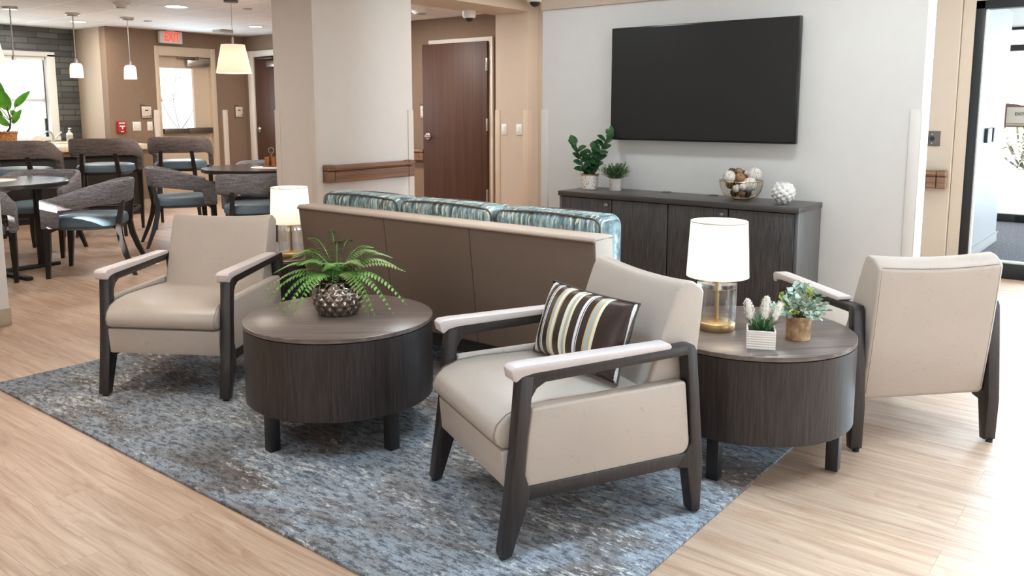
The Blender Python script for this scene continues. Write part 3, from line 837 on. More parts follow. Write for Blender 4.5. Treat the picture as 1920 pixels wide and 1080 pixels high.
downlight('large round downlight between the smoke detector and the big cone pendant', -8.376, 4.84, 2.4, .115)
downlight('round downlight behind the rod of the middle small pendant', -10.75, 4.90, 2.4, .1)
downlight('round downlight near the top of the far walnut dining door', -9.574, 6.645, 2.4, .1)
sd = thing('smoke_detector', 'white domed smoke detector on the tiled dining ceiling', 'smoke detector', (-8.53, 4.33, 2.4))
MB().lathe([(.08, 0), (.08, -.02), (.06, -.035), (.045, -.055), (0, -.06)], 24).build('body', M['white_plastic'], sd)
MB().lathe([(.047, -.036), (.05, -.046), (.047, -.056)], 24).build('sensor_ring', M['plaque_grey'], sd)
for lb, x, y in (('small flat sprinkler cap between the last small pendant and the EXIT sign', -10.0, 5.4), ('small flat sprinkler cap just past the big cone pendant', -7.95, 5.42)):
    s = thing('sprinkler_cap', lb, 'sprinkler', (x, y, 2.4), 0, 'concealed sprinkler caps')
    MB().lathe([(.05, 0), (.05, -.006), (.04, -.01), (0, -.01)], 24).build('cover', M['plaque_grey'], s)
sp = thing('ceiling_speaker', 'small pale box on the ceiling above the steel glazed door', 'speaker', (-10.35, 6.65, 2.4))
MB().box(-.1, .1, -.1, .1, -.04, 0, bev=.006).build('body', M['plaque_grey'], sp)


def dome_camera(label, x, y, z, r=.062, group='dome security cameras'):
    d = thing('dome_camera', label, 'security camera', (x, y, z), 0, group)
    MB().lathe([(0, 0), (r, 0), (r * 1.05, -.02), (r * 1.0, -.06), (r * .86, -.075), (0, -.078)], 28).build('housing', M['white_plastic'], d)
    MB().ball((0, 0, -.072), r * .62, 20, 12).build('dome', M['black'], d)
    return d


dome_camera('white dome camera with black lens above the walnut corridor door', -5.99, 6.80, 2.36, .07)
dome_camera('white dome camera over the corner where tan pilaster meets white wall', -5.33, 7.08, 2.5, .085)
wd = thing('ceiling_sensor', 'flat white round device on the corridor ceiling beside the column', 'detector', (-6.87, 6.95, 2.46))
MB().lathe([(0, 0), (.1, 0), (.1, -.02), (.08, -.05), (0, -.055)], 28).build('cover', M['white_plastic'], wd)
MB().lathe([(.07, -.05), (.065, -.062), (.05, -.066), (0, -.066)], 28).build('grille', M['plaque_grey'], wd)


def small_pendant(label, x, y):
    p = thing('pendant_light', label, 'pendant lamp', (x, y, 2.4), 0, 'small glass pendants over the bar')
    MB().lathe([(0, 0), (.075, 0), (.075, -.02), (.07, -.026), (0, -.026)], 28).build('canopy', M['steel'], p)
    MB().tube([(0, 0, -.02), (0, 0, -.53)], .007, 8).build('rod', M['steel'], p)
    MB().lathe([(0, -.5), (.012, -.5), (.02, -.52), (.02, -.55), (.03, -.56), (0, -.56)], 18).build('socket', M['steel'], p)
    MB().lathe([(.02, -.553), (.05, -.56), (.062, -.58), (.066, -.62), (.07, -.715), (.064, -.715), (.058, -.6), (.02, -.565)], 28).build('glass_shade', M['opal'], p)
    MB().ball((0, 0, -.63), .022, 12, 8).build('bulb', M['bulb'], p)
    lamp('pendant_bulb', 'POINT', (0, 0, -.70), 9, WARM, radius=.04, parent=p)
    return p


small_pendant('small bell pendant in front of the dining window, third from the EXIT sign', -9.799, 3.767)
small_pendant('small bell pendant hanging before the edge of the dark brick wall', -9.88, 4.448)
small_pendant('small bell pendant hanging before the taupe wall beside the EXIT sign', -9.836, 5.053)


def cone_pendant(label, x, y):
    p = thing('cone_pendant', label, 'pendant lamp', (x, y, 2.4), 0, 'cone pendants over the dining tables')
    MB().lathe([(0, 0), (.07, 0), (.07, -.018), (0, -.024)], 28).build('canopy', M['bronze'], p)
    MB().tube([(0, 0, -.02), (0, 0, -.43)], .0025, 6).build('cord', M['plaque_grey'], p)
    MB().lathe([(0, -.36), (.01, -.36), (.01, -.44), (0, -.44)], 12).build('socket', M['steel'], p)
    MB().lathe([(.1, -.432), (.115, -.432), (.173, -.712), (.170, -.714), (.112, -.436)], 40).build('lamp_shade', M['pendant_shade'], p)
    MB().ball((0, 0, -.56), .045, 14, 10).build('bulb', M['bulb'], p)
    MB().tube([(-.1, 0, -.434), (.1, 0, -.434)], .004, 6).tube([(0, -.1, -.434), (0, .1, -.434)], .004, 6).tube([(0, 0, -.43), (0, 0, -.52)], .01, 8).build('spider', M['steel'], p)
    lamp('cone_bulb', 'POINT', (0, 0, -.63), 6, WARM, radius=.05, parent=p)
    return p


cone_pendant('cream cone shade pendant above the dining table beside the column', -7.5, 4.925)
cone_pendant('cream cone shade pendant above the dining table by the partition end', -7.445, 2.62)

# ---- rug
rg = MB().box(-4.372, -1.078, 1.466, 3.35, 0.0, .011, bev=.003).build('area_rug', M['rug'], loc=(0, 0, 0))
tag(rg, 'blue grey and brown mottled area rug under the lounge seating', 'rug')

# ---- armchairs
def rounded(pts, idx, r, n=5):
    """round the polygon corners listed in idx with radius r"""
    out = []
    k = len(pts)
    for i, p in enumerate(pts):
        if i not in idx: out.append(p); continue
        a = Vector(pts[i - 1]); b = Vector(p); c = Vector(pts[(i + 1) % k])
        rr = r if not isinstance(idx, dict) else idx[i]
        u = (a - b).normalized(); v = (c - b).normalized()
        p0 = b + u * rr; p1 = b + v * rr
        for j in range(n + 1):
            t = j / n
            q = p0 * (1 - t) ** 2 + b * 2 * t * (1 - t) + p1 * t * t
            out.append((q.x, q.y))
    return out


def make_armchair(label):
    c = thing('lounge_armchair', label, 'armchair', group='greige lounge armchairs')
    for s in (-1, 1):
        xa, xb = sorted((s * .266, s * .316))
        xc, xd = sorted((s * .262, s * .304))
        leg = [(-.022, .0), (.012, 0), (.066, .158), (.072, .2), (.056, .25), (.062, .36), (.084, .552), (.040, .558), (.020, .32), (.002, .17)]
        MB().prism(leg, 'x', xa, xb, bev=.005).build('leg', M['espresso'], c)
        rl = [(.662, .0), (.694, 0), (.699, .17), (.682, .36), (.663, .555), (.652, .576), (.622, .576), (.642, .38), (.652, .24), (.625, .205), (.60, .165), (.638, .158)]
        MB().prism(rl, 'x', xa, xb, bev=.005).build('leg', M['espresso'], c)
        MB().prism([(.05, .168), (.63, .168), (.64, .212), (.05, .212)], 'x', xa + .002, xb - .002, bev=.004).build('bottom_rail', M['espresso'], c)
        ar = rounded([(.045, .50), (.034, .556), (.645, .576), (.655, .53), (.615, .538), (.085, .522)], {}, .02)
        ar = [(.048, .536), (.034, .560), (.60, .575), (.64, .577), (.655, .57), (.658, .548), (.62, .544), (.12, .528), (.092, .512), (.076, .485), (.058, .485)]
        MB().prism(ar, 'x', xa + .001, xb - .001, bev=.004).build('arm_rail', M['espresso'], c)
        cap = [(.014, .548), (.024, .542), (.044, .556), (.08, .562), (.555, .574), (.562, .580), (.555, .592), (.06, .590), (.020, .588), (.008, .578)]
        MB().prism(cap, 'x', xa - .005, xb + .005, bev=.0035, seg=2).build('arm_cap', M['armpad'], c)
        pn = rounded([(.060, .452), (.632, .456), (.648, .225), (.640, .205), (.05, .205)], {2: .03, 4: .035, 0: .008, 1: .01}, 0)
        pn = rounded([(.076, .452), (.628, .456), (.652, .206), (.046, .206)], {0: .01, 1: .014, 2: .05, 3: .035}, 0)
        MB().prism(pn, 'x', xc, xd + (.006 if s > 0 else 0), bev=.012, seg=3).build('side_panel', M['vinyl'], c)
        MB().prism([(.04, .19), (.65, .19), (.66, .3), (.632, .22), (.08, .22), (.052, .3)], 'x', xa + .008, xb - .012).build('frame_fillet', M['espresso'], c)
        for y in (-.006, .69):
            MB().lathe([(0, -.0), (.013, 0), (.013, .012), (0, .012)], 12, T(s * .291, y, -.009)).build('glide', M['black_glide'], c)
    seat = [(.60, .318), (.008, .318), (-.014, .335), (-.02, .365), (-.01, .395), (.02, .422), (.07, .440), (.16, .446), (.35, .440), (.60, .425)]
    MB().prism(seat, 'x', -.264, .264, bev=.012, seg=3).build('seat_cushion', M['vinyl'], c, sharp=40)
    for s_ in (-.257, .257):
        MB().tube([(s_, y, z) for y, z in ((.004, .322), (-.017, .338), (-.0225, .365), (-.0125, .396), (.018, .4235), (.07, .4415), (.16, .4475), (.35, .4415), (.5, .433))], .0012, 5).build('seat_seam', M['seam'], c)
    MB().prism([(.012, .195), (.62, .195), (.62, .314), (.002, .314)], 'x', -.266, .266, bev=.006).build('seat_base', M['vinyl'], c)
    back = [(.50, .41), (.525, .47), (.575, .62), (.618, .74), (.632, .768), (.652, .780), (.685, .772), (.715, .752), (.728, .735), (.715, .60), (.695, .42), (.668, .21), (.655, .19), (.60, .19), (.58, .32)]
    b = MB().prism(back, 'x', -.263, .263, bev=.02, seg=4)
    bmesh.ops.bisect_plane(b.bm, geom=b.bm.verts[:] + b.bm.edges[:] + b.bm.faces[:], plane_co=(0, 0, 0), plane_no=(1, 0, 0))
    for xx in (-.17, -.085, .085, .17):
        bmesh.ops.bisect_plane(b.bm, geom=b.bm.verts[:] + b.bm.edges[:] + b.bm.faces[:], plane_co=(xx, 0, 0), plane_no=(1, 0, 0))
    for w in b.bm.verts:
        w.co.z -= .014 * (1 - (w.co.x / .263) ** 2) * sm(.55, .77, w.co.z)
    b.build('backrest', M['vinyl'], c, sharp=40)
    # welt seams that outline the back
    for s in (-1, 1):
        pts = [(s * .250, y - .0005, z) for y, z in ((.727, .728), (.715, .60), (.695, .42), (.670, .22))]
        MB().tube(pts, .0013, 6).build('back_seam', M['seam'], c)
    MB().tube([(x, .724, .741 - .0125 * (1 - (x / .263) ** 2)) for x in (-.245, -.17, -.085, 0, .085, .17, .245)], .0013, 6).build('back_seam', M['seam'], c)
    return c


ch1 = make_armchair('greige armchair facing the camera beside the fern table')
ch1.location = (-3.534, 1.89, .02); ch1.rotation_euler.z = back_angle((-.532, .847))
ch2 = copy_tree(ch1); ch2['label'] = 'greige armchair holding the striped pillow'
ch2.location = (-1.709, 1.915, .02); ch2.rotation_euler.z = back_angle((.441, .898))
ch3 = copy_tree(ch1); ch3['label'] = 'greige armchair seen from behind, standing on the bare floor'
ch3.location = (-1.194, 3.939, .009); ch3.rotation_euler.z = back_angle((.741, -.672))

# ---- striped pillow
def pillow_mesh(w, h, t, n=22):
    mb = MB()
    def side(sg):
        P = []
        for i in range(n + 1):
            row = []
            for j in range(n + 1):
                u = -1 + 2 * i / n; v = -1 + 2 * j / n
                k = ((1 - abs(u) ** 2.6) * (1 - abs(v) ** 2.6)) ** .55
                x = w / 2 * u * (1 - .05 * (1 - v * v) * abs(u) ** 4 * 0 - .045 * (1 - v * v) * u * u); z = h / 2 * v * (1 - .06 * (1 - u * u) * v * v)
                row.append((x, sg * t / 2 * k, z))
            P.append(row)
        return P
    mb.grid(side(-1)); mb.grid(side(1))
    bmesh.ops.remove_doubles(mb.bm, verts=mb.bm.verts, dist=1e-5)
    return mb


pl = thing('striped_pillow', 'brown and cream striped lumbar pillow leaning in the armchair', 'pillow')
pb = pillow_mesh(.48, .265, .13).build('pillow_body', M['stripe'], pl, sharp=80)
edge = []
for k in range(4):
    pass
mb = MB()
pts = []
W2, H2 = .24, .1325
for a, b in (((-1, -1), (1, -1)), ((1, -1), (1, 1)), ((1, 1), (-1, 1)), ((-1, 1), (-1, -1))):
    for j in range(8):
        t = j / 8; u = a[0] + (b[0] - a[0]) * t; v = a[1] + (b[1] - a[1]) * t
        pts.append((W2 * u * (1 - .045 * (1 - v * v) * u * u), 0, H2 * v * (1 - .06 * (1 - u * u) * v * v)))
mb.tube(pts, .004, 6, loop=True).build('piping', M['welt'], pl)
for c_ in (ch1, ch2, ch3): c_.scale = (1, 1, .978)
o = Vector((-1.709, 1.915)); v = Vector((.441, .898)); u = Vector((.898, -.441))
pc = o + v * .43 + u * (-.005)
pl.location = (pc.x, pc.y, .583)
pl.rotation_euler = (math.radians(-19), 0, 0)
pl.rotation_mode = 'XYZ'
rot = RZ(back_angle(v)) @ RZ(math.radians(6)) @ Matrix.Rotation(math.radians(-20), 4, 'X') @ Matrix.Rotation(math.radians(-1), 4, 'Y')
pl.rotation_euler = rot.to_euler()

# ---- drum tables
def make_drum(label, h=.48):
    d = thing('drum_table', label, 'side table', group='round dark oak drum tables')
    R = .378; zb = .16
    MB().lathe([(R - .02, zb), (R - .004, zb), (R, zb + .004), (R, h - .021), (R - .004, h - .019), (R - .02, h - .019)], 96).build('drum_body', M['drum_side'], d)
    MB().lathe([(0, zb + .003), (R - .01, zb + .003)], 64).build('drum_base', M['dark_gap'], d)
    MB().lathe([(0, h - .02), (R - .006, h - .02), (R - .006, h - .0175), (0, h - .0175)], 64).build('shadow_gap', M['dark_gap'], d)
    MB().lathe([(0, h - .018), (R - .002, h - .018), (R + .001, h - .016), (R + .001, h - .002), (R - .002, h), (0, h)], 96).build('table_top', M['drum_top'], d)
    for k in range(4):
        a = PI / 4 + k * PI / 2 
        MB().box(-.022, .022, -.022, .022, 0, zb + .004, T(.325 * math.cos(a), .325 * math.sin(a), 0) @ RZ(a), bev=.002).build('leg', M['bar_dark'], d)
    return d


dt1 = make_drum('round dark oak drum table holding the fern'); dt1.location = (-2.618, 2.158, .0112)
a1 = math.atan2(2.139 - 1.826, -2.296 + 2.665); dt1.rotation_euler.z = a1
dt2 = copy_tree(dt1); dt2['label'] = 'round dark oak drum table holding a lamp and two small potted plants'
dt2.location = (-1.213, 2.995, .0112); dt2.rotation_euler.z = math.atan2(3.04 - 2.70, -.895 + 1.206)
for c in list(dt2.children):
    pass
dt3 = copy_tree(dt1); dt3['label'] = 'dark oak drum table behind the armchair and beside the far end of the sofa'
dt3.location = (-4.27, 3.06, .0112); dt3.rotation_euler.z = .4
dt3.scale = (1, 1, .93)

# ---- table lamps
def make_lamp(label):
    l = thing('table_lamp', label, 'table lamp', group='glass and brass table lamps')
    MB().lathe([(0, 0), (.069, 0), (.071, .003), (.071, .027), (.069, .03), (.064, .033), (.02, .040), (0, .041)], 48).build('base', M['gold'], l)
    MB().lathe([(.066, .034), (.0735, .034), (.0735, .1635), (.066, .1635)], 48, closed=True).build('glass_cylinder', M['acrylic'], l)
    MB().lathe([(.014, .165), (.0715, .165), (.0735, .167), (.0735, .18), (.0715, .182), (.014, .182)], 48, closed=True).build('glass_lid', M['acrylic'], l)
    MB().lathe([(0, .04), (.007, .04), (.007, .183), (.018, .185), (.018, .19), (.009, .193), (.009, .235), (0, .235)], 20).build('stem', M['gold'], l)
    MB().lathe([(.1165, .205), (.1055, .415), (.1045, .415), (.1155, .205)], 64, closed=True).build('lamp_shade', M['shade'], l)
    MB().tube([(.1052 * math.cos(k * PI / 24), .1052 * math.sin(k * PI / 24), .413) for k in range(48)], .0016, 6, loop=True).build('shade_hem', M['shade_trim'], l)
    MB().tube([(-.104, 0, .40), (.104, 0, .40)], .002, 6).tube([(0, -.104, .40), (0, .104, .40)], .002, 6).build('shade_spider', M['gold'], l)
    MB().ball((0, 0, .29), .03, 14, 10).tube([(0, 0, .23), (0, 0, .27)], .014, 10).build('bulb', M['bulb'], l)
    lamp('table_lamp_bulb', 'POINT', (0, 0, .325), 3.6, WARM, radius=.035, parent=l)
    return l


lp2 = make_lamp('lit brass and glass table lamp beside the two small potted plants'); lp2.location = (-1.32, 2.912, .4915)
lp1 = copy_tree(lp2); lp1['label'] = 'lit brass and glass table lamp at the far end of the sofa'; lp1.location = (-4.04, 2.985, .458)

# ---- sofa
sf = thing('sofa', 'long taupe sofa seen from behind with teal back cushions', 'sofa', (-2.84, 2.88, .011))
sx0, sx1 = -.985, .985
bk = [(0, .775), (.065, .195), (.19, .195), (.135, .775)]
MB().prism(bk, 'x', sx0, sx1, bev=.012, seg=3).build('backrest', M['sofa'], sf)
MB().prism([(-.003, .762), (-.004, .772), (.004, .782), (.135, .782), (.143, .775), (.143, .76), (.1, .765)], 'x', sx0 - .003, sx1 + .003, bev=.005).build('top_rail', M['sofa_top'], sf)
for x in (sx0, sx1):
    MB().prism([(.004, .772), (.068, .197), (.19, .197), (.138, .772)], 'x', x - .003, x + .003, bev=.002).build('end_panel', M['sofa_top'], sf)
for x in (-.29, .29):
    MB().tube([(x, .0005 + .065 * t, .768 - .57 * t) for t in (0, .5, 1)], .0025, 5).build('back_seam', M['welt'], sf)
MB().tube([(x, -.004, .764) for x in (sx0, -.3, .3, sx1)], .004, 6).build('welt', M['sofa'], sf)
MB().box(sx0, sx1, .19, .82, .18, .33, bev=.015).build('seat_base', M['sofa'], sf)
for s in (-1, 1):
    MB().box(min(s * .985, s * .87), max(s * .985, s * .87), .16, .66, .18, .46, bev=.03, seg=3).build('arm', M['sofa'], sf)
for i in range(3):
    x = (i - 1) * .578
    MB().box(x - .286, x + .286, .19, .84, .33, .46, bev=.03, seg=3).build('seat_cushion', M['sofa'], sf)
cx = [(-.955, -.335), (-.325, .312), (.322, .928)]
for i, (x0, x1) in enumerate(cx):
    mb = MB().box(x0, x1, .138, .335, .45, .845, bev=.045, seg=5)
    for w in mb.bm.verts:  # crown the cushion
        tx = (w.co.x - (x0 + x1) / 2) / ((x1 - x0) / 2); tz = (w.co.z - .65) / .2
        if w.co.z > .8: w.co.z += .014 * (1 - tx * tx)
        if w.co.y > .3: w.co.y += .04 * (1 - tx * tx) * max(0, 1 - tz * tz)
    cu = mb.build('back_cushion', M['teal'], sf, sharp=60)
    for yy in (.152, .318):
        pp = []
        x_0, x_1, z0, z1, rr = x0 + .012, x1 - .012, .46, .832, .04
        for (ccx, ccz, a0) in ((x_1 - rr, z1 - rr, 0), (x_0 + rr, z1 - rr, PI / 2), (x_0 + rr, z0 + rr, PI), (x_1 - rr, z0 + rr, 1.5 * PI)):
            for k in range(6):
                a = a0 + k / 5 * PI / 2
                X = ccx + rr * math.cos(a); Z = ccz + rr * math.sin(a)
                tx = (X - (x0 + x1) / 2) / ((x1 - x0) / 2)
                if Z > .79: Z += .014 * (1 - tx * tx)
                pp.append((X, yy, Z))
        # subdivide the top run so that it follows the crown
        q = []
        for a, b in zip(pp, pp[1:] + pp[:1]):
            q.append(a)
            if abs(a[0] - b[0]) > .2 and a[2] > .7:
                for k in range(1, 8):
                    t = k / 8; X = a[0] + (b[0] - a[0]) * t; tx = (X - (x0 + x1) / 2) / ((x1 - x0) / 2)
                    q.append((X, yy, .832 + .014 * (1 - tx * tx)))
        MB().tube(q, .005, 6, loop=True).build('piping', M['welt'], cu)
for x in (-.9, .9):
    for y in (.14, .76):
        MB().prism([(x - .03, y - .03), (x + .03, y - .03), (x + .03, y + .03), (x - .03, y + .03)], 'z', 0, .185, bev=.003).build('leg', M['bar_dark'], sf)
MB().box(-.93, .93, .10, .76, .12, .19).build('plinth_rail', M['bar_dark'], sf)

# ---- console cabinet
cs = thing('console_cabinet', 'charcoal oak four door console under the television', 'cabinet', (-2.638, 5.195, 0))
cw = .885; cf = -.205; cb = .205
MB().box(-cw + .012, cw - .012, cf + .022, cb, .07, .693).build('carcass', M['dark_gap'], cs)
MB().box(-cw - .005, cw + .005, cf - .012, cb + .004, .697, .732, bev=.002).build('cabinet_top', M['console_top'], cs)
for s in (-1, 1):
    x0, x1 = sorted((s * cw, s * (cw - .02)))
    MB().box(x0, x1, cf + .003, cb, .0, .697, bev=.001).build('end_panel', M['console_side'], cs)
MB().box(-cw + .02, cw - .02, cf + .04, cf + .06, 0, .075).build('toe_kick', M['dark_gap'], cs)
# the door joints as the photo shows them
dj = [-.865, -.455, .045 - .03, .385, .865]
from_photo = [(-.865, -.437), (-.433, .003), (.007, .433), (.437, .865)]
for i, (x0, x1) in enumerate(from_photo):
    dr = MB().box(x0 + .002, x1 - .002, cf, cf + .02, .078, .690, bev=.0015).build('door', M['console'], cs)
    if i in (0, 2):
        kn = MB().lathe([(0, 0), (.006, 0), (.006, .01), (.013, .014), (.014, .02), (.011, .026), (0, .028)], 18, T(x1 - .035, cf, .655) @ RX90).build('knob', M['steel'], dr)
for gx in (-.205, .155):
    MB().lathe([(0, .7325), (.036, .7325), (.036, .735), (.032, .737), (0, .737)], 24, T(gx, .165, 0)).build('grommet', M['bronze'], cs)

# ---- plants
def leaf_dir(az, el): return (math.cos(az) * math.cos(el), math.sin(az) * math.cos(el), math.sin(el))


def make_frond(mb, ls, az, L, rise, droop, w=.045, n=26, sway=0, start=.0, z0=.13):
    """sword fern frond: an arching stem with paired leaflets"""
    pts = []
    ca, sa = math.cos(az), math.sin(az)
    droop = min(droop, z0 + rise - .022)
    for i in range(n + 1):
        t = i / n
        r = start + L * (t * .96 - .0 * t * t)
        z = z0 + rise * math.sin(min(1, t * 1.25) * PI / 2) - droop * t ** 2.2
        s = sway * t * t
        pts.append(Vector((ca * r - sa * s, sa * r + ca * s, z)))
    mb.tube(pts, [.0022 * (1 - .6 * i / n) for i in range(n + 1)], 5)
    for i in range(2, n + 1):
        t = i / n
        d = (pts[min(i + 1, n)] - pts[i - 1]).normalized()
        side = Vector((-sa, ca, 0)); nrm = side.cross(d) * -1
        ln = w * (math.sin(PI * min(1, .12 + t * .88)) ** .7) * (1.05 - .35 * t) + .004
        for s in (-1, 1):
            dirv = (side * s + d * .30 + Vector((0, 0, -.12))).normalized()
            mb.leaf(pts[i], dirv, Vector((0, 0, 1)) + d * .2, ln, .0115, bend=.15, fold=.2, n=3, tip=.55)


fn = thing('potted_fern', 'green sword fern in a faceted pewter pot on the drum table', 'potted plant', (-2.642, 2.172, .4925))
# faceted pot: honeycomb dimples pushed into a bowl
bm = MB(); NA, NZ = 200, 60
rows = []
cells = []
nc = 15
for k in range(7):
    for j in range(nc): cells.append(((j + (.5 if k % 2 else 0)) / nc, (k + .1) / 6.2))
def pot_r(t): return .062 + .036 * math.sin(PI * min(1, max(0, .08 + t * .80))) ** .9 - .006 * sm(.8, 1, t)
for i in range(NZ + 1):
    t = i / NZ; row = []
    for j in range(NA):
        a = j / NA
        best = 9
        for ca_, ct in cells:
            dt = (t - ct) * .132
            if abs(dt) > .03: continue
            da = (a - ca_ + .5) % 1 - .5
            dx = da * 2 * PI * .083
            if abs(dx) > .03: continue
            q = math.hypot(dx, dt)
            if q < best: best = q
        bumpv = .0085 * max(0, 1 - best / .0175)
        r = pot_r(t) + bumpv
        row.append((r * math.cos(2 * PI * a), r * math.sin(2 * PI * a), .142 * t))
    row.append(row[0]); rows.append(row)
bm.grid(rows); bmesh.ops.remove_doubles(bm.bm, verts=bm.bm.verts, dist=1e-6)
bm.lathe([(0, 0.001), (.064, .001)], 40).lathe([(.084, .141), (.079, .143), (.075, .11), (.07, .04)], 60)
pot = bm.build('pot', M['hammered'], fn, sharp=50)
MB().lathe([(0, .122), (.076, .12)], 30).build('soil', M['soil'], fn)
# fronds: azimuth (deg, world), length, rise, droop, sway
yaw = 38.5
fr_list = [  # azimuth measured from image right towards the back, length, rise, droop, sway
    (181, .30, .075, .125, .02), (190, .30, .07, .16, .00), (201, .26, .07, .22, -.02), (170, .27, .095, .08, .03), (158, .24, .11, .05, 0),
    (216, .24, .065, .25, 0), (232, .22, .07, .285, -.02), (266, .10, .085, .15, 0), (312, .21, .08, .27, .02),
    (324, .22, .08, .23, 0), (338, .27, .07, .21, 0), (349, .30, .075, .18, .02), (2, .285, .09, .07, .02), (14, .27, .11, .09, 0), (30, .25, .12, .06, 0), (50, .2, .13, .03, 0),
    (80, .17, .14, .01, 0), (108, .21, .165, .0, 0), (135, .22, .15, .01, 0), (148, .22, .13, .05, 0), (330, .15, .10, .04, 0), (200, .16, .10, .04, 0), (20, .17, .12, .02, 0), (160, .2, .13, .05, .02), (100, .13, .13, 0, 0), (290, .07, .09, .05, 0), (240, .09, .09, .05, 0)]
for i, (az, L, rise, droop, sway) in enumerate(fr_list):
    mb = MB()
    make_frond(mb, None, math.radians(az + yaw), L, rise, droop, .041, 21, sway, z0=.148)
    mb.build('frond', M['fern'] if i % 4 else M['fern_dark'], fn, clean=False, sharp=60)

# white flower spikes in a square ridged pot
fp = thing('flowering_plant', 'cream flower spikes in a square ridged white pot on the drum table', 'potted plant', (-1.093, 2.787, .4915), math.radians(24))
mb = MB()
hw = .049; ph = .066
for k in range(7):
    z = k * .0086; mb.box(-hw, hw, -hw, hw, z, z + .008, bev=.0016)
mb.box(-hw + .001, hw - .001, -hw + .001, hw - .001, 0.0, ph - .008)
for q in ((-hw, hw, -hw, -hw + .006), (-hw, hw, hw - .006, hw), (-hw, -hw + .006, -hw + .006, hw - .006), (hw - .006, hw, -hw + .006, hw - .006)):
    mb.box(*q, ph - .008, ph, bev=.0015)
mb.build('pot', M['pinkceramic'], fp)
MB().box(-hw + .006, hw - .006, -hw + .006, hw - .006, ph - .008, ph - .005).build('soil', M['soil'], fp)
mb = MB()
for k in range(190):
    a = random.uniform(0, 2 * PI); r = random.uniform(0, .036)
    mb.leaf((r * math.cos(a), r * math.sin(a), ph - .006), leaf_dir(a + random.uniform(-.6, .6), random.uniform(.7, 1.5)), (math.cos(a) * -1, math.sin(a) * -1, .5), random.uniform(.03, .07), .0035, .3, .2, 4, .6)
mb.build('grass_blades', M['grass'], fp, clean=False)
for (x, y, lean, az, h) in ((-.03, -.005, .22, 2.9, .095), (.008, -.006, .10, .4, .105), (.03, .006, .40, .15, .09), (.012, .02, .12, 1.2, .10)):
    mb = MB()
    top = Vector((x + math.sin(lean) * math.cos(az) * h, y + math.sin(lean) * math.sin(az) * h, ph + .008 + h * math.cos(lean)))
    base = Vector((x, y, ph - .004))
    for k in range(230):
        t = (k + .5) / 230; a = k * 2.4 + random.uniform(-.4, .4); r = .0165 * (math.sin(PI * (.12 + .88 * t)) ** .6 if t > .3 else .62 + .4 * t) * random.uniform(.75, 1.1)
        c = base.lerp(top, .32 + .68 * t) + Vector((math.cos(a) * r, math.sin(a) * r, 0))
        mb.leaf(c, leaf_dir(a + .5, random.uniform(.2, 1.2)), (0, 0, 1), .0068, .0046, .3, .3, 2, .6)
    for t in (.45, .6, .75, .88):
        mb.ball(base.lerp(top, t), .011 - .007 * max(0, t - .5), 8, 6, scale=(1, 1, 1.6))
    mb.tube([base, top], .002, 5)
    mb.build('flower_spike', M['flower'], fp, clean=False)

# eucalyptus in a bark pot
ep = thing('eucalyptus_plant', 'round leaved eucalyptus in a bark pot on the drum table', 'potted plant', (-1.022, 2.962, .4915))
MB().lathe([(0, 0), (.041, 0), (.0425, .002), (.0445, .086), (.041, .088), (.040, .07), (0, .07)], 40).build('pot', M['bark'], ep)
stems = MB(); lv = MB(); ly = MB()
for k in range(46):
    az = random.uniform(0, 2 * PI); el = random.uniform(.1, 1.5); L = random.uniform(.06, .088) + .022 * el / 1.5
    d = Vector(leaf_dir(az, el)); b0 = Vector((0, 0, .075)); b1 = b0 + Vector((d.x * .02, d.y * .02, .02)); tp = b1 + d * L
    stems.tube([b0, b1, b1.lerp(tp, .5) + Vector((0, 0, .006)), tp], .0012, 5)
    tgt = ly if k % 6 == 0 else lv
    for j in range(8):
        t = .3 + .7 * j / 7; p = b1.lerp(tp, t)
        a2 = random.uniform(0, 2 * PI); dd = Vector(leaf_dir(a2, random.uniform(-.4, .9))) + d * .6
        tgt.leaf(p, dd, leaf_dir(a2 + 1.3, .9), random.uniform(.018, .025), random.uniform(.018, .024), .2, .15, 4, .5)
stems.build('stems', M['stem'], ep); lv.build('leaves', M['euca'], ep, clean=False); ly.build('young_leaves', M['euca_y'], ep, clean=False)
MB().lathe([(0, .078), (.0405, .078)], 20).build('soil', M['soil'], ep)

# tall glossy plant on the console
zz = thing('rubber_plant', 'glossy dark green plant in a speckled pot on the console end', 'potted plant', (-3.40, 5.205, .733))
MB().lathe([(0, 0), (.052, 0), (.056, .004), (.066, .105), (.064, .112), (.058, .112), (.056, .09), (0, .09)], 40).build('pot', M['mosaic'], zz)
MB().lathe([(.0665, .104), (.068, .108), (.0665, .113), (.058, .113)], 40).build('rim', M['bark'], zz)
MB().lathe([(0, .1), (.058, .1)], 24).build('soil', M['soil'], zz)
st = [((-.04, .0), (-.115, .33), 10), ((.03, .0), (.13, .40), 13), ((.0, .0), (.02, .30), 9), ((.015, .02), (.05, .22), 7)]
ry = math.radians(38.5)
stems = MB(); lv = MB()
def img(x, z, d=0): return Vector((x * math.cos(ry) - d * math.sin(ry), x * math.sin(ry) + d * math.cos(ry), z))
for i, (b, t_, n) in enumerate(st):
    pts = [img(b[0] * (1 - q) + t_[0] * q ** 1.3, .1 + (t_[1] - .1) * q, (i - 1.5) * .02 * q) for q in [k / 8 for k in range(9)]]
    stems.tube(pts, [.005 - .0004 * k for k in range(9)], 6)
    for k in range(n):
        q = .2 + .8 * k / (n - 1); j = min(7, int(q * 8)); p = pts[j].lerp(pts[j + 1], q * 8 - j)
        s = 1 if k % 2 else -1
        d = img(s * random.uniform(.7, 1.1), random.uniform(.2, .9) + .4 * q, random.uniform(-1, .5))
        if k == n - 1: d = img(.4 * (1 if t_[0] > 0 else -1), 1, 0)
        lv.leaf(p, d, img(-s * .3, 1, -.8), random.uniform(.066, .085), random.uniform(.056, .068), .25, .12, 6, .6)
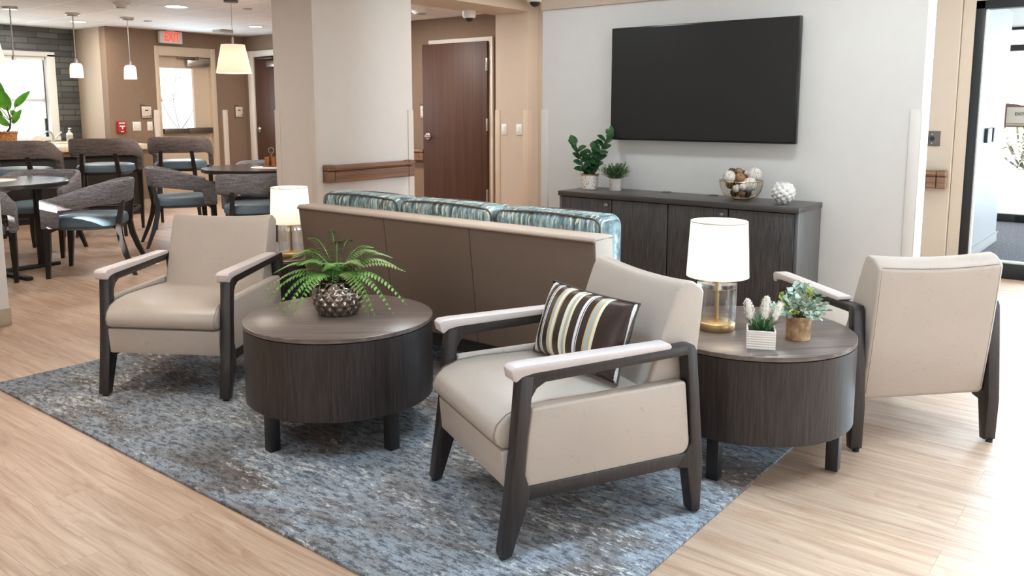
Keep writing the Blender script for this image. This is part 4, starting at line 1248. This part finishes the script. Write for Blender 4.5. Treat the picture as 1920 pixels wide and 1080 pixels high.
for k in range(9):
    a = random.uniform(0, 2 * PI)
    lv.leaf((.03 * math.cos(a), .03 * math.sin(a), .11), leaf_dir(a, random.uniform(.2, .9)), (0, 0, 1), .075, .042, .3, .1, 6, .6)
stems.build('stems', M['brown_stem'], zz); lv.build('leaves', M['zz'], zz, clean=False)

# small herb on the console
hp = thing('potted_herb', 'fine leaved green herb in a pale stone pot on the console', 'potted plant', (-3.195, 5.235, .733))
MB().lathe([(0, 0), (.042, 0), (.044, .003), (.044, .088), (.041, .09), (.038, .08), (0, .08)], 36).build('pot', M['stonepot'], hp)
MB().lathe([(0, .082), (.039, .082)], 20).build('soil', M['soil'], hp)
stems = MB(); lv = MB()
for k in range(80):
    az = random.uniform(0, 2 * PI); el = random.uniform(.05, 1.5); L = random.uniform(.06, .115)
    d = Vector(leaf_dir(az, el)); b0 = Vector((0.02 * d.x, .02 * d.y, .08))
    pts = [b0 + d * (L * q) + Vector((0, 0, .03 * math.sin(q * PI / 2) * (1 - el / 1.6))) for q in (0, .35, .7, 1)]
    stems.tube(pts, .001, 4)
    for j in range(14):
        q = .25 + .75 * j / 13; p = pts[0].lerp(pts[3], q) + Vector((0, 0, .03 * math.sin(q * PI / 2) * (1 - el / 1.6)))
        a2 = random.uniform(0, 2 * PI)
        lv.leaf(p, Vector(leaf_dir(a2, random.uniform(-.3, 1))) + d, (0, 0, 1), random.uniform(.014, .022), .009, .2, .2, 3, .6)
stems.build('stems', M['stem'], hp); lv.build('leaves', M['herb'], hp, clean=False)

# wire bowl with decorative balls
wb = thing('wire_bowl', 'gold wire bowl heaped with woven balls on the console', 'bowl', (-2.235, 5.30 - .05, .7325))
def bowl_pt(a, t):
    r = .045 + .095 * math.sin(t * PI / 2) ** .8; return Vector((r * math.cos(a), r * math.sin(a), .004 + .118 * (1 - math.cos(t * PI / 2))))
mb = MB()
for k in range(40):
    mb.tube([bowl_pt(2 * PI * k / 40, j / 8) for j in range(9)], .0011, 5)
mb.build('wires', M['gold'], wb)
MB().tube([bowl_pt(2 * PI * k / 48, 1) for k in range(48)], .0028, 6, loop=True).build('rim_wire', M['gold'], wb)
MB().lathe([(0, 0), (.046, 0), (.048, .003), (.046, .006), (0, .006)], 30).build('foot', M['gold'], wb)
# (image right, towards the viewer, height, radius, kind)
balls = [(-.090, .03, .150, .042, 'w', 'white speckled ball at the bowl side nearer the herb'), (.078, .025, .165, .046, 'w', 'large white ball tied with twine on top of the wire bowl'),
         (.036, .068, .102, .047, 'w', 'cream shell patterned ball at the front of the wire bowl'), (-.048, .06, .075, .025, 'w', 'small white ball low in the wire bowl near the herb side'),
         (-.012, .088, .088, .024, 'w', 'small white ball in the front middle of the wire bowl'), (-.020, .035, .138, .038, 'b', 'orange brown ball in the middle of the heap'),
         (-.055, -.03, .172, .032, 'd', 'dark seed pod ball at the back top of the heap'), (-.015, -.02, .180, .026, 'b', 'brown cone at the very top of the heap'),
         (.018, -.02, .165, .024, 'd', 'small dark pod at the back middle of the heap'), (-.012, .055, .043, .026, 'b', 'brown ball near the bottom of the wire bowl'),
         (-.045, .01, .045, .028, 'd', 'dark ball at the bottom towards the herb'), (.038, .01, .040, .030, 'd', 'dark ball at the bottom towards the white globe'),
         (.05, -.03, .11, .035, 'b', 'brown ball hidden under the twine ball'), (-.055, -.045, .1, .036, 'b', 'brown ball behind the speckled white ball'), (.037, .0, .19 - .02, .02, 'w', 'little white ball beside the twine ball')]
for (x, d, z, r, k, lb) in balls:
    p = img(x, 0, -d)
    f = (lambda v: 1 + .05 * math.sin(9 * v.x + 3) * math.sin(8 * v.y) * math.sin(9 * v.z + 1)) if k == 'w' else (lambda v: 1 + .10 * math.sin(14 * v.x) * math.sin(13 * v.y + 1) * math.sin(12 * v.z))
    bo = MB().ball((0, 0, 0), r, 24, 16, f).build('decorative_ball', M[{'w': 'ball_white', 'b': 'ball_brown', 'd': 'ball_dark'}[k]], loc=(-2.235 + p.x, 5.25 + p.y, .7325 + z))
    tag(bo, lb, 'ornament', 'decorative balls in the wire bowl')

# white faceted globe
gl = thing('faceted_globe', 'white faceted ceramic globe on the console end', 'vase', (-1.913, 5.150, .7325))
b = bmesh.new(); bmesh.ops.create_icosphere(b, subdivisions=3, radius=1)
seeds = []
for k in range(56):
    zf = 1 - 2 * (k + .5) / 56; a = k * 2.39996; rr = math.sqrt(1 - zf * zf); seeds.append(Vector((rr * math.cos(a), rr * math.sin(a), zf)))
b.free()
def facet(v):
    d = sorted(math.acos(max(-1, min(1, v.dot(s)))) for s in seeds)[:2]
    return .93 + .14 * min(1, (d[1] - d[0]) * 2.6) - .10 * d[0]
mb = MB().ball((0, 0, .072), .074, 56, 36, facet, (1, 1, .95))
for w in mb.bm.verts:
    if w.co.z < 0.004: w.co.z = 0.0
    if w.co.z > .135: w.co.z = .135
mb.build('body', M['ceramic'], gl, sharp=28)
MB().lathe([(.022, .1355), (.026, .1365), (.024, .1375), (.0, .136)], 24).build('mouth', M['ceramic'], gl)

# ------------------------------------------------------------------ dining furniture
def band_mesh(dz=0.0):
    """wrap round upholstered back that folds down into the arm fronts"""
    path = []
    a, yb, yf = .315, .285, -.275
    n1, n2 = 9, 22
    for i in range(n1): path.append((-.300 - .015 * i / n1, yf + (0.03 - yf) * i / n1))
    for i in range(n2 + 1):
        th = PI - PI * i / n2
        path.append((a * math.copysign(abs(math.cos(th)) ** .8, math.cos(th)), .03 + (yb - .03) * abs(math.sin(th)) ** .8))
    for i in range(n1 - 1, -1, -1): path.append((.300 + .015 * i / n1, yf + (0.03 - yf) * i / n1))
    # refine the path so the corner of the opening is smooth
    P = []
    for p, q in zip(path[:-1], path[1:]):
        for k in range(3): P.append((p[0] + (q[0] - p[0]) * k / 3, p[1] + (q[1] - p[1]) * k / 3))
    P.append(path[-1])
    def ztop(y): return .625 + .135 * sm(-.3, .27, y) ** .9 + dz
    def zbot(y):
        hi = .545 + .035 * sm(-.1, .2, y)
        x = (y + .160)
        if x < 0: lo = .40
        elif x < .05: lo = .40 + (hi - .05 - .40) * sm(0, .012, x) + .05 * math.sqrt(max(0, 1 - (1 - x / .05) ** 2))
        else: lo = hi
        return lo + dz
    out, inn = [], []
    t = .024
    rows = []
    for i, (x, y) in enumerate(P):
        d = Vector((P[min(i + 1, len(P) - 1)][0] - P[max(i - 1, 0)][0], P[min(i + 1, len(P) - 1)][1] - P[max(i - 1, 0)][1])).normalized()
        nx, ny = -d.y, d.x   # outward for a clockwise run is left
        zt, zb = ztop(y), zbot(y)
        lean = .03 * sm(.1, .28, y)
        def pt(s, z):
            k = (z - dz - .55) / .25
            return (x + nx * s, y + ny * s + lean * k, z)
        e = min(.014, (zt - zb) * .2)
        rows.append([pt(t, zb + e), pt(t, (zt + zb) / 2), pt(t, zt - e), pt(t * .6, zt), pt(-t * .6, zt), pt(-t, zt - e), pt(-t, (zt + zb) / 2), pt(-t, zb + e), pt(-t * .6, zb), pt(t * .6, zb), pt(t, zb + e)])
    mb = MB(); V = mb.grid(rows)
    mb.bm.faces.new([V[0][k] for k in range(10)][::-1]); mb.bm.faces.new([V[-1][k] for k in range(10)])
    bmesh.ops.remove_doubles(mb.bm, verts=mb.bm.verts, dist=1e-6)
    return mb


def make_dining_chair(name, label, cat, group, dz=0.0, cloth='tweed'):
    c = thing(name, label, cat, group=group)
    band_mesh(dz).build('backrest', M[cloth], c, sharp=50)
    # seat pad
    pts = []
    for k in range(40):
        th = 2 * PI * k / 40; ct, s_ = math.cos(th), math.sin(th)
        pts.append((.272 * math.copysign(abs(ct) ** .55, ct), .262 * math.copysign(abs(s_) ** .6, s_) + .0))
    b = MB(); prof = [(.90, .385), (1.0, .405), (1.0, .445), (.97, .468), (.85, .482), (.5, .490), (0.02, .492)]
    rows = [[(x * f, y * f, z + dz) for x, y in pts] + [(pts[0][0] * f, pts[0][1] * f, z + dz)] for f, z in prof]
    b.grid(rows); bmesh.ops.remove_doubles(b.bm, verts=b.bm.verts, dist=1e-5)
    b.bm.faces.new([v for v in b.bm.verts if abs(v.co.z - .385 - dz) < 1e-6][::-1]) if False else None
    b.prism([(x * .9, y * .9) for x, y in pts], 'z', .375 + dz, .386 + dz)
    b.build('seat', M['seat_blue'], c, sharp=50)
    hl = .40 + dz
    for s in (-1, 1):
        x = s * .285
        leg = [Vector((x, -.245, hl + .01)), Vector((x, -.25, hl * .6)), Vector((x * .99, -.262, 0))]
        def post(P, w):
            m_ = MB(); rows = []
            for p, q in zip(P, w): rows.append([(p.x - q, p.y - q, p.z), (p.x + q, p.y - q, p.z), (p.x + q, p.y + q, p.z), (p.x - q, p.y + q, p.z), (p.x - q, p.y - q, p.z)])
            V = m_.grid(rows); m_.bm.faces.new([V[0][k] for k in range(4)]); m_.bm.faces.new([V[-1][k] for k in range(4)][::-1])
            bmesh.ops.remove_doubles(m_.bm, verts=m_.bm.verts, dist=1e-6); return m_
        post(leg, [.024, .022, .014]).build('leg', M['chair_wood'], c)
        bx = s * .17
        # rear leg rises behind the seat to carry the back band, then splays to the floor
        P = [Vector((bx * .95, .285, .60 + dz)), Vector((bx, .268, .50 + dz)), Vector((bx * 1.05, .25, .40 + dz)), Vector((bx * 1.12, .265, .40 * .72 + dz * .75)), Vector((bx * 1.25, .305, .16 + dz * .35)), Vector((bx * 1.4, .37, 0))]
        post(P, [.018, .019, .021, .021, .019, .014]).build('leg', M['chair_wood'], c)
    MB().box(-.285, .285, -.255, -.215, hl - .035, hl + .01, bev=.004).box(-.2, .2, .22, .25, hl - .03, hl + .01, bev=.004).build('apron', M['chair_wood'], c)
    if dz:
        MB().box(-.28, .28, -.265, -.24, .235, .265, bev=.004).box(-.285, -.262, -.25, .3, .235, .262).box(.262, .285, -.25, .3, .235, .262).box(-.22, .22, .29, .31, .235, .262).build('footrest', M['chair_wood'], c)
    return c


def setch(o, x, y, back):
    o.location = (x, y, 0); o.rotation_euler.z = back_angle(back); return o


GA = 'grey tweed dining chairs'
A = setch(make_dining_chair('dining_chair', 'grey tweed dining chair with a sun patch on its slate seat', 'dining chair', GA), -6.91, 3.146, (.645, .764))
def dchair(label, x, y, back):
    c = copy_tree(A); c['label'] = label; return setch(c, x, y, back)
dchair('grey tweed dining chair in profile just behind the greige armchair', -7.72, 4.42, (-.375, -.927))
dchair('grey tweed dining chair with its back to the lounge, half hidden by the column', -6.58, 4.49, (.75, -.66))
dchair('grey tweed dining chair on the far side of the table with the condiment caddy', -7.78, 5.45, (-.75, .66))
dchair('grey tweed dining chair on the far side of the bare dining table, facing the lounge', -8.14, 3.25, (-.7, .72))
dchair('grey tweed dining chair mostly hidden by the white partition end', -6.84, 2.17, (.62, -.40))

GS = 'tall bar stools at the counter'
S = setch(make_dining_chair('bar_stool', 'tweed bar stool in front of the potted banana plant', 'bar stool', GS, .265, 'tweed_brown'), -9.02, 3.45, (.78, -.63))
for lb, x, y in (('tweed bar stool in front of the red alarm pull', -9.03, 4.31), ('tweed bar stool in front of the steel glazed exit door', -8.93, 5.12)):
    c = copy_tree(S); c['label'] = lb; setch(c, x, y, (.78, -.63))


def dining_table(label, x, y, rz, R=.56):
    t = thing('dining_table', label, 'dining table', (x, y, 0), rz, 'round espresso dining tables')
    MB().lathe([(0, .712), (R - .006, .712), (R, .718), (R, .744), (R - .006, .75), (0, .75)], 72).build('table_top', M['table_top'], t)
    for k in range(4):
        a = k * PI / 2
        MB().prism([(.02, -.035), (.50, -.028), (.515, 0), (.50, .028), (.02, .035)], 'z', 0, .028, RZ(a), bev=.006).build('foot', M['bar_dark'], t)
        if k % 2 == 0: MB().box(-.026, .026, -.026, .026, .02, .715, T(.36 * math.cos(a), .36 * math.sin(a), 0), bev=.004).build('leg', M['bar_dark'], t)
    return t


c1 = Vector((-7.41, 2.60)); tipd = Vector((-7.463 + 7.41, 3.171 - 2.60))
dining_table('bare round espresso dining table at the partition end', -7.41, 2.60, math.atan2(tipd.y, tipd.x))
dining_table('round espresso dining table with the condiment caddy, beside the column', -7.175, 4.96, math.radians(20))
for lb, x, y, r in (('white round placemat under the condiment caddy', -7.05, 5.02, .21), ('white round placemat on the bare table by the partition', -7.5, 2.62, .2)):
    pm = MB().lathe([(0, 0), (r, 0), (r, .003), (0, .003)], 48).build('placemat', M['doily'], loc=(x, y, .7502)); tag(pm, lb, 'placemat', 'round placemats')
cd = thing('condiment_caddy', 'amber wooden caddy with steel ring handle on the white placemat', 'caddy', (-7.08, 5.03, .7535), .5)
MB().box(-.075, .075, -.05, .05, 0, .012, bev=.003).build('base', M['amber'], cd)
MB().box(-.06, -.01, -.03, .03, .012, .10, bev=.004).build('napkin_box', M['amber'], cd)
MB().box(-.006, .006, -.01, .01, .012, .14).build('post', M['amber'], cd)
MB().tube([(.028 * math.cos(k * PI / 8), 0, .165 + .028 * math.sin(k * PI / 8)) for k in range(16)], .004, 6, loop=True).build('ring_handle', M['steel'], cd)
for k in range(2):
    MB().lathe([(0, 0), (.018, 0), (.018, .055), (.01, .075), (.012, .09), (0, .09)], 16, T(.03, -.022 + .044 * k, .012)).build('bottle', M['amber'], cd)

# ---- bar counter
bar = thing('bar_counter', 'black fronted bar with a beige stone top behind the stools', 'bar', (-10.65, 3.6, 0))
MB().box(-.25, .30, -2.0, 1.78, .0, .80, bev=.003).build('bar_front', M['bar_dark'], bar)
MB().box(-.32, .42, -2.05, 1.86, .825, .892, bev=.005).build('counter_top', M['stone'], bar)
MB().box(-.28, .38, -2.02, 1.84, .765, .826, bev=.003).build('support_rail', M['rail_wood_x'], bar)
MB().box(.29, .315, -2.0, 1.78, 0, .1).build('toe_board', M['dark_gap'], bar)
bc = thing('back_counter', 'low counter with sink along the window wall', 'counter', (-11.5, 4.0, 0))
MB().box(-.36, .25, -1.8, 1.35, 0, .86, bev=.003).build('cabinet_body', M['rail_wood_x'], bc)
MB().box(-.365, .28, -1.82, 1.355, .86, .90, bev=.004).build('counter_top', M['stone'], bc)
fc = thing('sink_faucet', 'steel gooseneck faucet on the window counter', 'faucet', (-11.52, 4.83, .9))
MB().lathe([(0, 0), (.03, 0), (.026, .02), (0, .02)], 18).tube([(0, 0, 0), (0, 0, .08), (.01, -.03, .13), (.02, -.08, .14), (.03, -.13, .1)], [.014, .013, .012, .011, .011], 10).build('spout', M['steel'], fc)
MB().tube([(0, .03, .05), (0, .1, .12)], [.01, .008], 8).ball((0, .105, .125), .012, 10, 8).build('lever', M['steel'], fc)
sb = thing('soap_bottle', 'clear pump soap bottle where dark brick meets pale wall', 'bottle', (-11.5, 5.03, .9))
MB().lathe([(0, 0), (.038, 0), (.04, .004), (.04, .1), (.03, .12), (.014, .126), (.014, .135), (0, .135)], 24).build('bottle', M['white_plastic'], sb)
MB().lathe([(0, .13), (.018, .13), (.018, .15), (.006, .152), (.006, .175), (0, .175)], 16).box(-.012, .045, -.009, .009, .17, .184, bev=.003).build('pump', M['ceramic'], sb)
MB().lathe([(.0405, .015), (.0408, .02), (.0408, .085), (.0405, .09)], 24).build('paper_label', M['plaque_grey'], sb)
bx = thing('beige_bowl', 'upturned beige bowl on the window counter', 'bowl', (-11.5, 4.62, .9))
MB().lathe([(0.09, 0), (.092, .01), (.08, .06), (.05, .09), (0, .095)], 28).build('bowl_body', M['stone'], bx)
bp = thing('banana_plant', 'tall bright green broad leaved plant in a wicker pot', 'potted plant', (-10.62, 3.90, .8925))
MB().lathe([(0, 0), (.11, 0), (.135, .06), (.15, .15), (.145, .17), (.13, .17), (.125, .14), (0, .14)], 36).build('pot', M['wicker'], bp)
MB().tube([(.149 * math.cos(k * PI / 20), .149 * math.sin(k * PI / 20), .165 + .006 * (k % 2)) for k in range(40)], .012, 6, loop=True).build('woven_rim', M['wicker'], bp)
MB().lathe([(0, .15), (.13, .15)], 24).build('soil', M['soil'], bp)
stems = MB()
def imgb(x, z, d=0):
    return Vector((x * math.cos(ry) - d * math.sin(ry), x * math.sin(ry) + d * math.cos(ry), z))
stems.tube([imgb(.03, .14), imgb(.09, .22), imgb(.105, .31)], [.014, .012, .009], 8)
# leaf root (x, z), direction (x, z, depth), length, width
big = [((.16, .46), (.7, .72, 0), .26, .085), ((.126, .27), (.55, .8, -.1), .20, .08), ((.09, .42), (-.25, 1, -.1), .24, .155), ((.05, .52), (-.5, .9, .2), .34, .14),
       ((.11, .42), (.7, -.7, .2), .13, .065), ((.09, .245), (-.75, .6, -.2), .27, .095), ((.02, .36), (-.9, .45, .2), .26, .11), ((.0, .45), (-.7, .9, -.3), .30, .13)]
for (rx, rz_), (dx, dz_, dd), L, W in big:
    root = imgb(.105, .30); bpnt = imgb(rx, rz_)
    stems.tube([root, root.lerp(bpnt, .6), bpnt + imgb(dx, dz_, dd).normalized() * .05], .0045, 6)
    MB().leaf(bpnt, imgb(dx, dz_, dd), imgb(-dz_ * .1, .0, -1), L, W, .12, .12, 10, .75).build('leaf', M['big_leaf'], bp, clean=False)
stems.build('stem', M['brown_stem'], bp)

# ------------------------------------------------------------------ outdoors, seen through the panes
def shrub(label, x, y, z, r, n, m, name='shrub', group='pale shrubs beyond the entry glass'):
    s = thing(name, label, 'shrub', (x, y, z), 0, group)
    lv = MB(); st_ = MB()
    for k in range(n):
        az = random.uniform(0, 2 * PI); el = random.uniform(.0, 1.5); q = random.uniform(.5, 1)
        p = Vector(leaf_dir(az, el)) * r * q
        lv.leaf(p, leaf_dir(az + random.uniform(-1, 1), random.uniform(-.5, 1)), leaf_dir(az, 1), r * .075, r * .05, .2, .2, 3, .6)
    for k in range(14):
        az = random.uniform(0, 2 * PI); el = random.uniform(.2, 1.5); st_.tube([(0, 0, 0), Vector(leaf_dir(az, el)) * r * .8], r * .012, 5)
    lv.build('foliage', m, s, clean=False); st_.build('branches', M['twig'], s)
    return s


for i, (x, y, z, r, lb) in enumerate(((-4.6, 19, -.12, 1.3, 'low pale shrub outside beneath the EXIT plaque'), (-2.9, 23.5, -.12, 1.9, 'tall pale shrub outside behind the EXIT plaque'), (-.6, 20, -.12, 1.6, 'wide pale shrub at the edge of the entry view'), (-5.0, 30, -.12, 3.4, 'largest pale shrub outside reaching above the door rail'))):
    shrub(lb, x, y, z, r, 1500, M['hedge'])
tr = thing('bare_tree', 'bare twigs of a tree outside the steel exit door', 'tree', (-16.5, 9.35, -.12))
tb = MB()
def branch(p, d, L, r, k):
    q = p + d * L; tb.tube([p, p.lerp(q, .5) + Vector((random.uniform(-.04, .04), random.uniform(-.04, .04), 0)), q], [r, r * .85, r * .7], 5)
    if k:
        for _ in range(3):
            nd = (d + Vector((random.uniform(-.7, .7), random.uniform(-.7, .7), random.uniform(-.2, .5)))).normalized(); branch(q, nd, L * .68, r * .6, k - 1)
branch(Vector((0, 0, 0)), Vector((.05, .1, 1)).normalized(), 1.0, .016, 5)
tb.build('branches', M['twig'], tr)
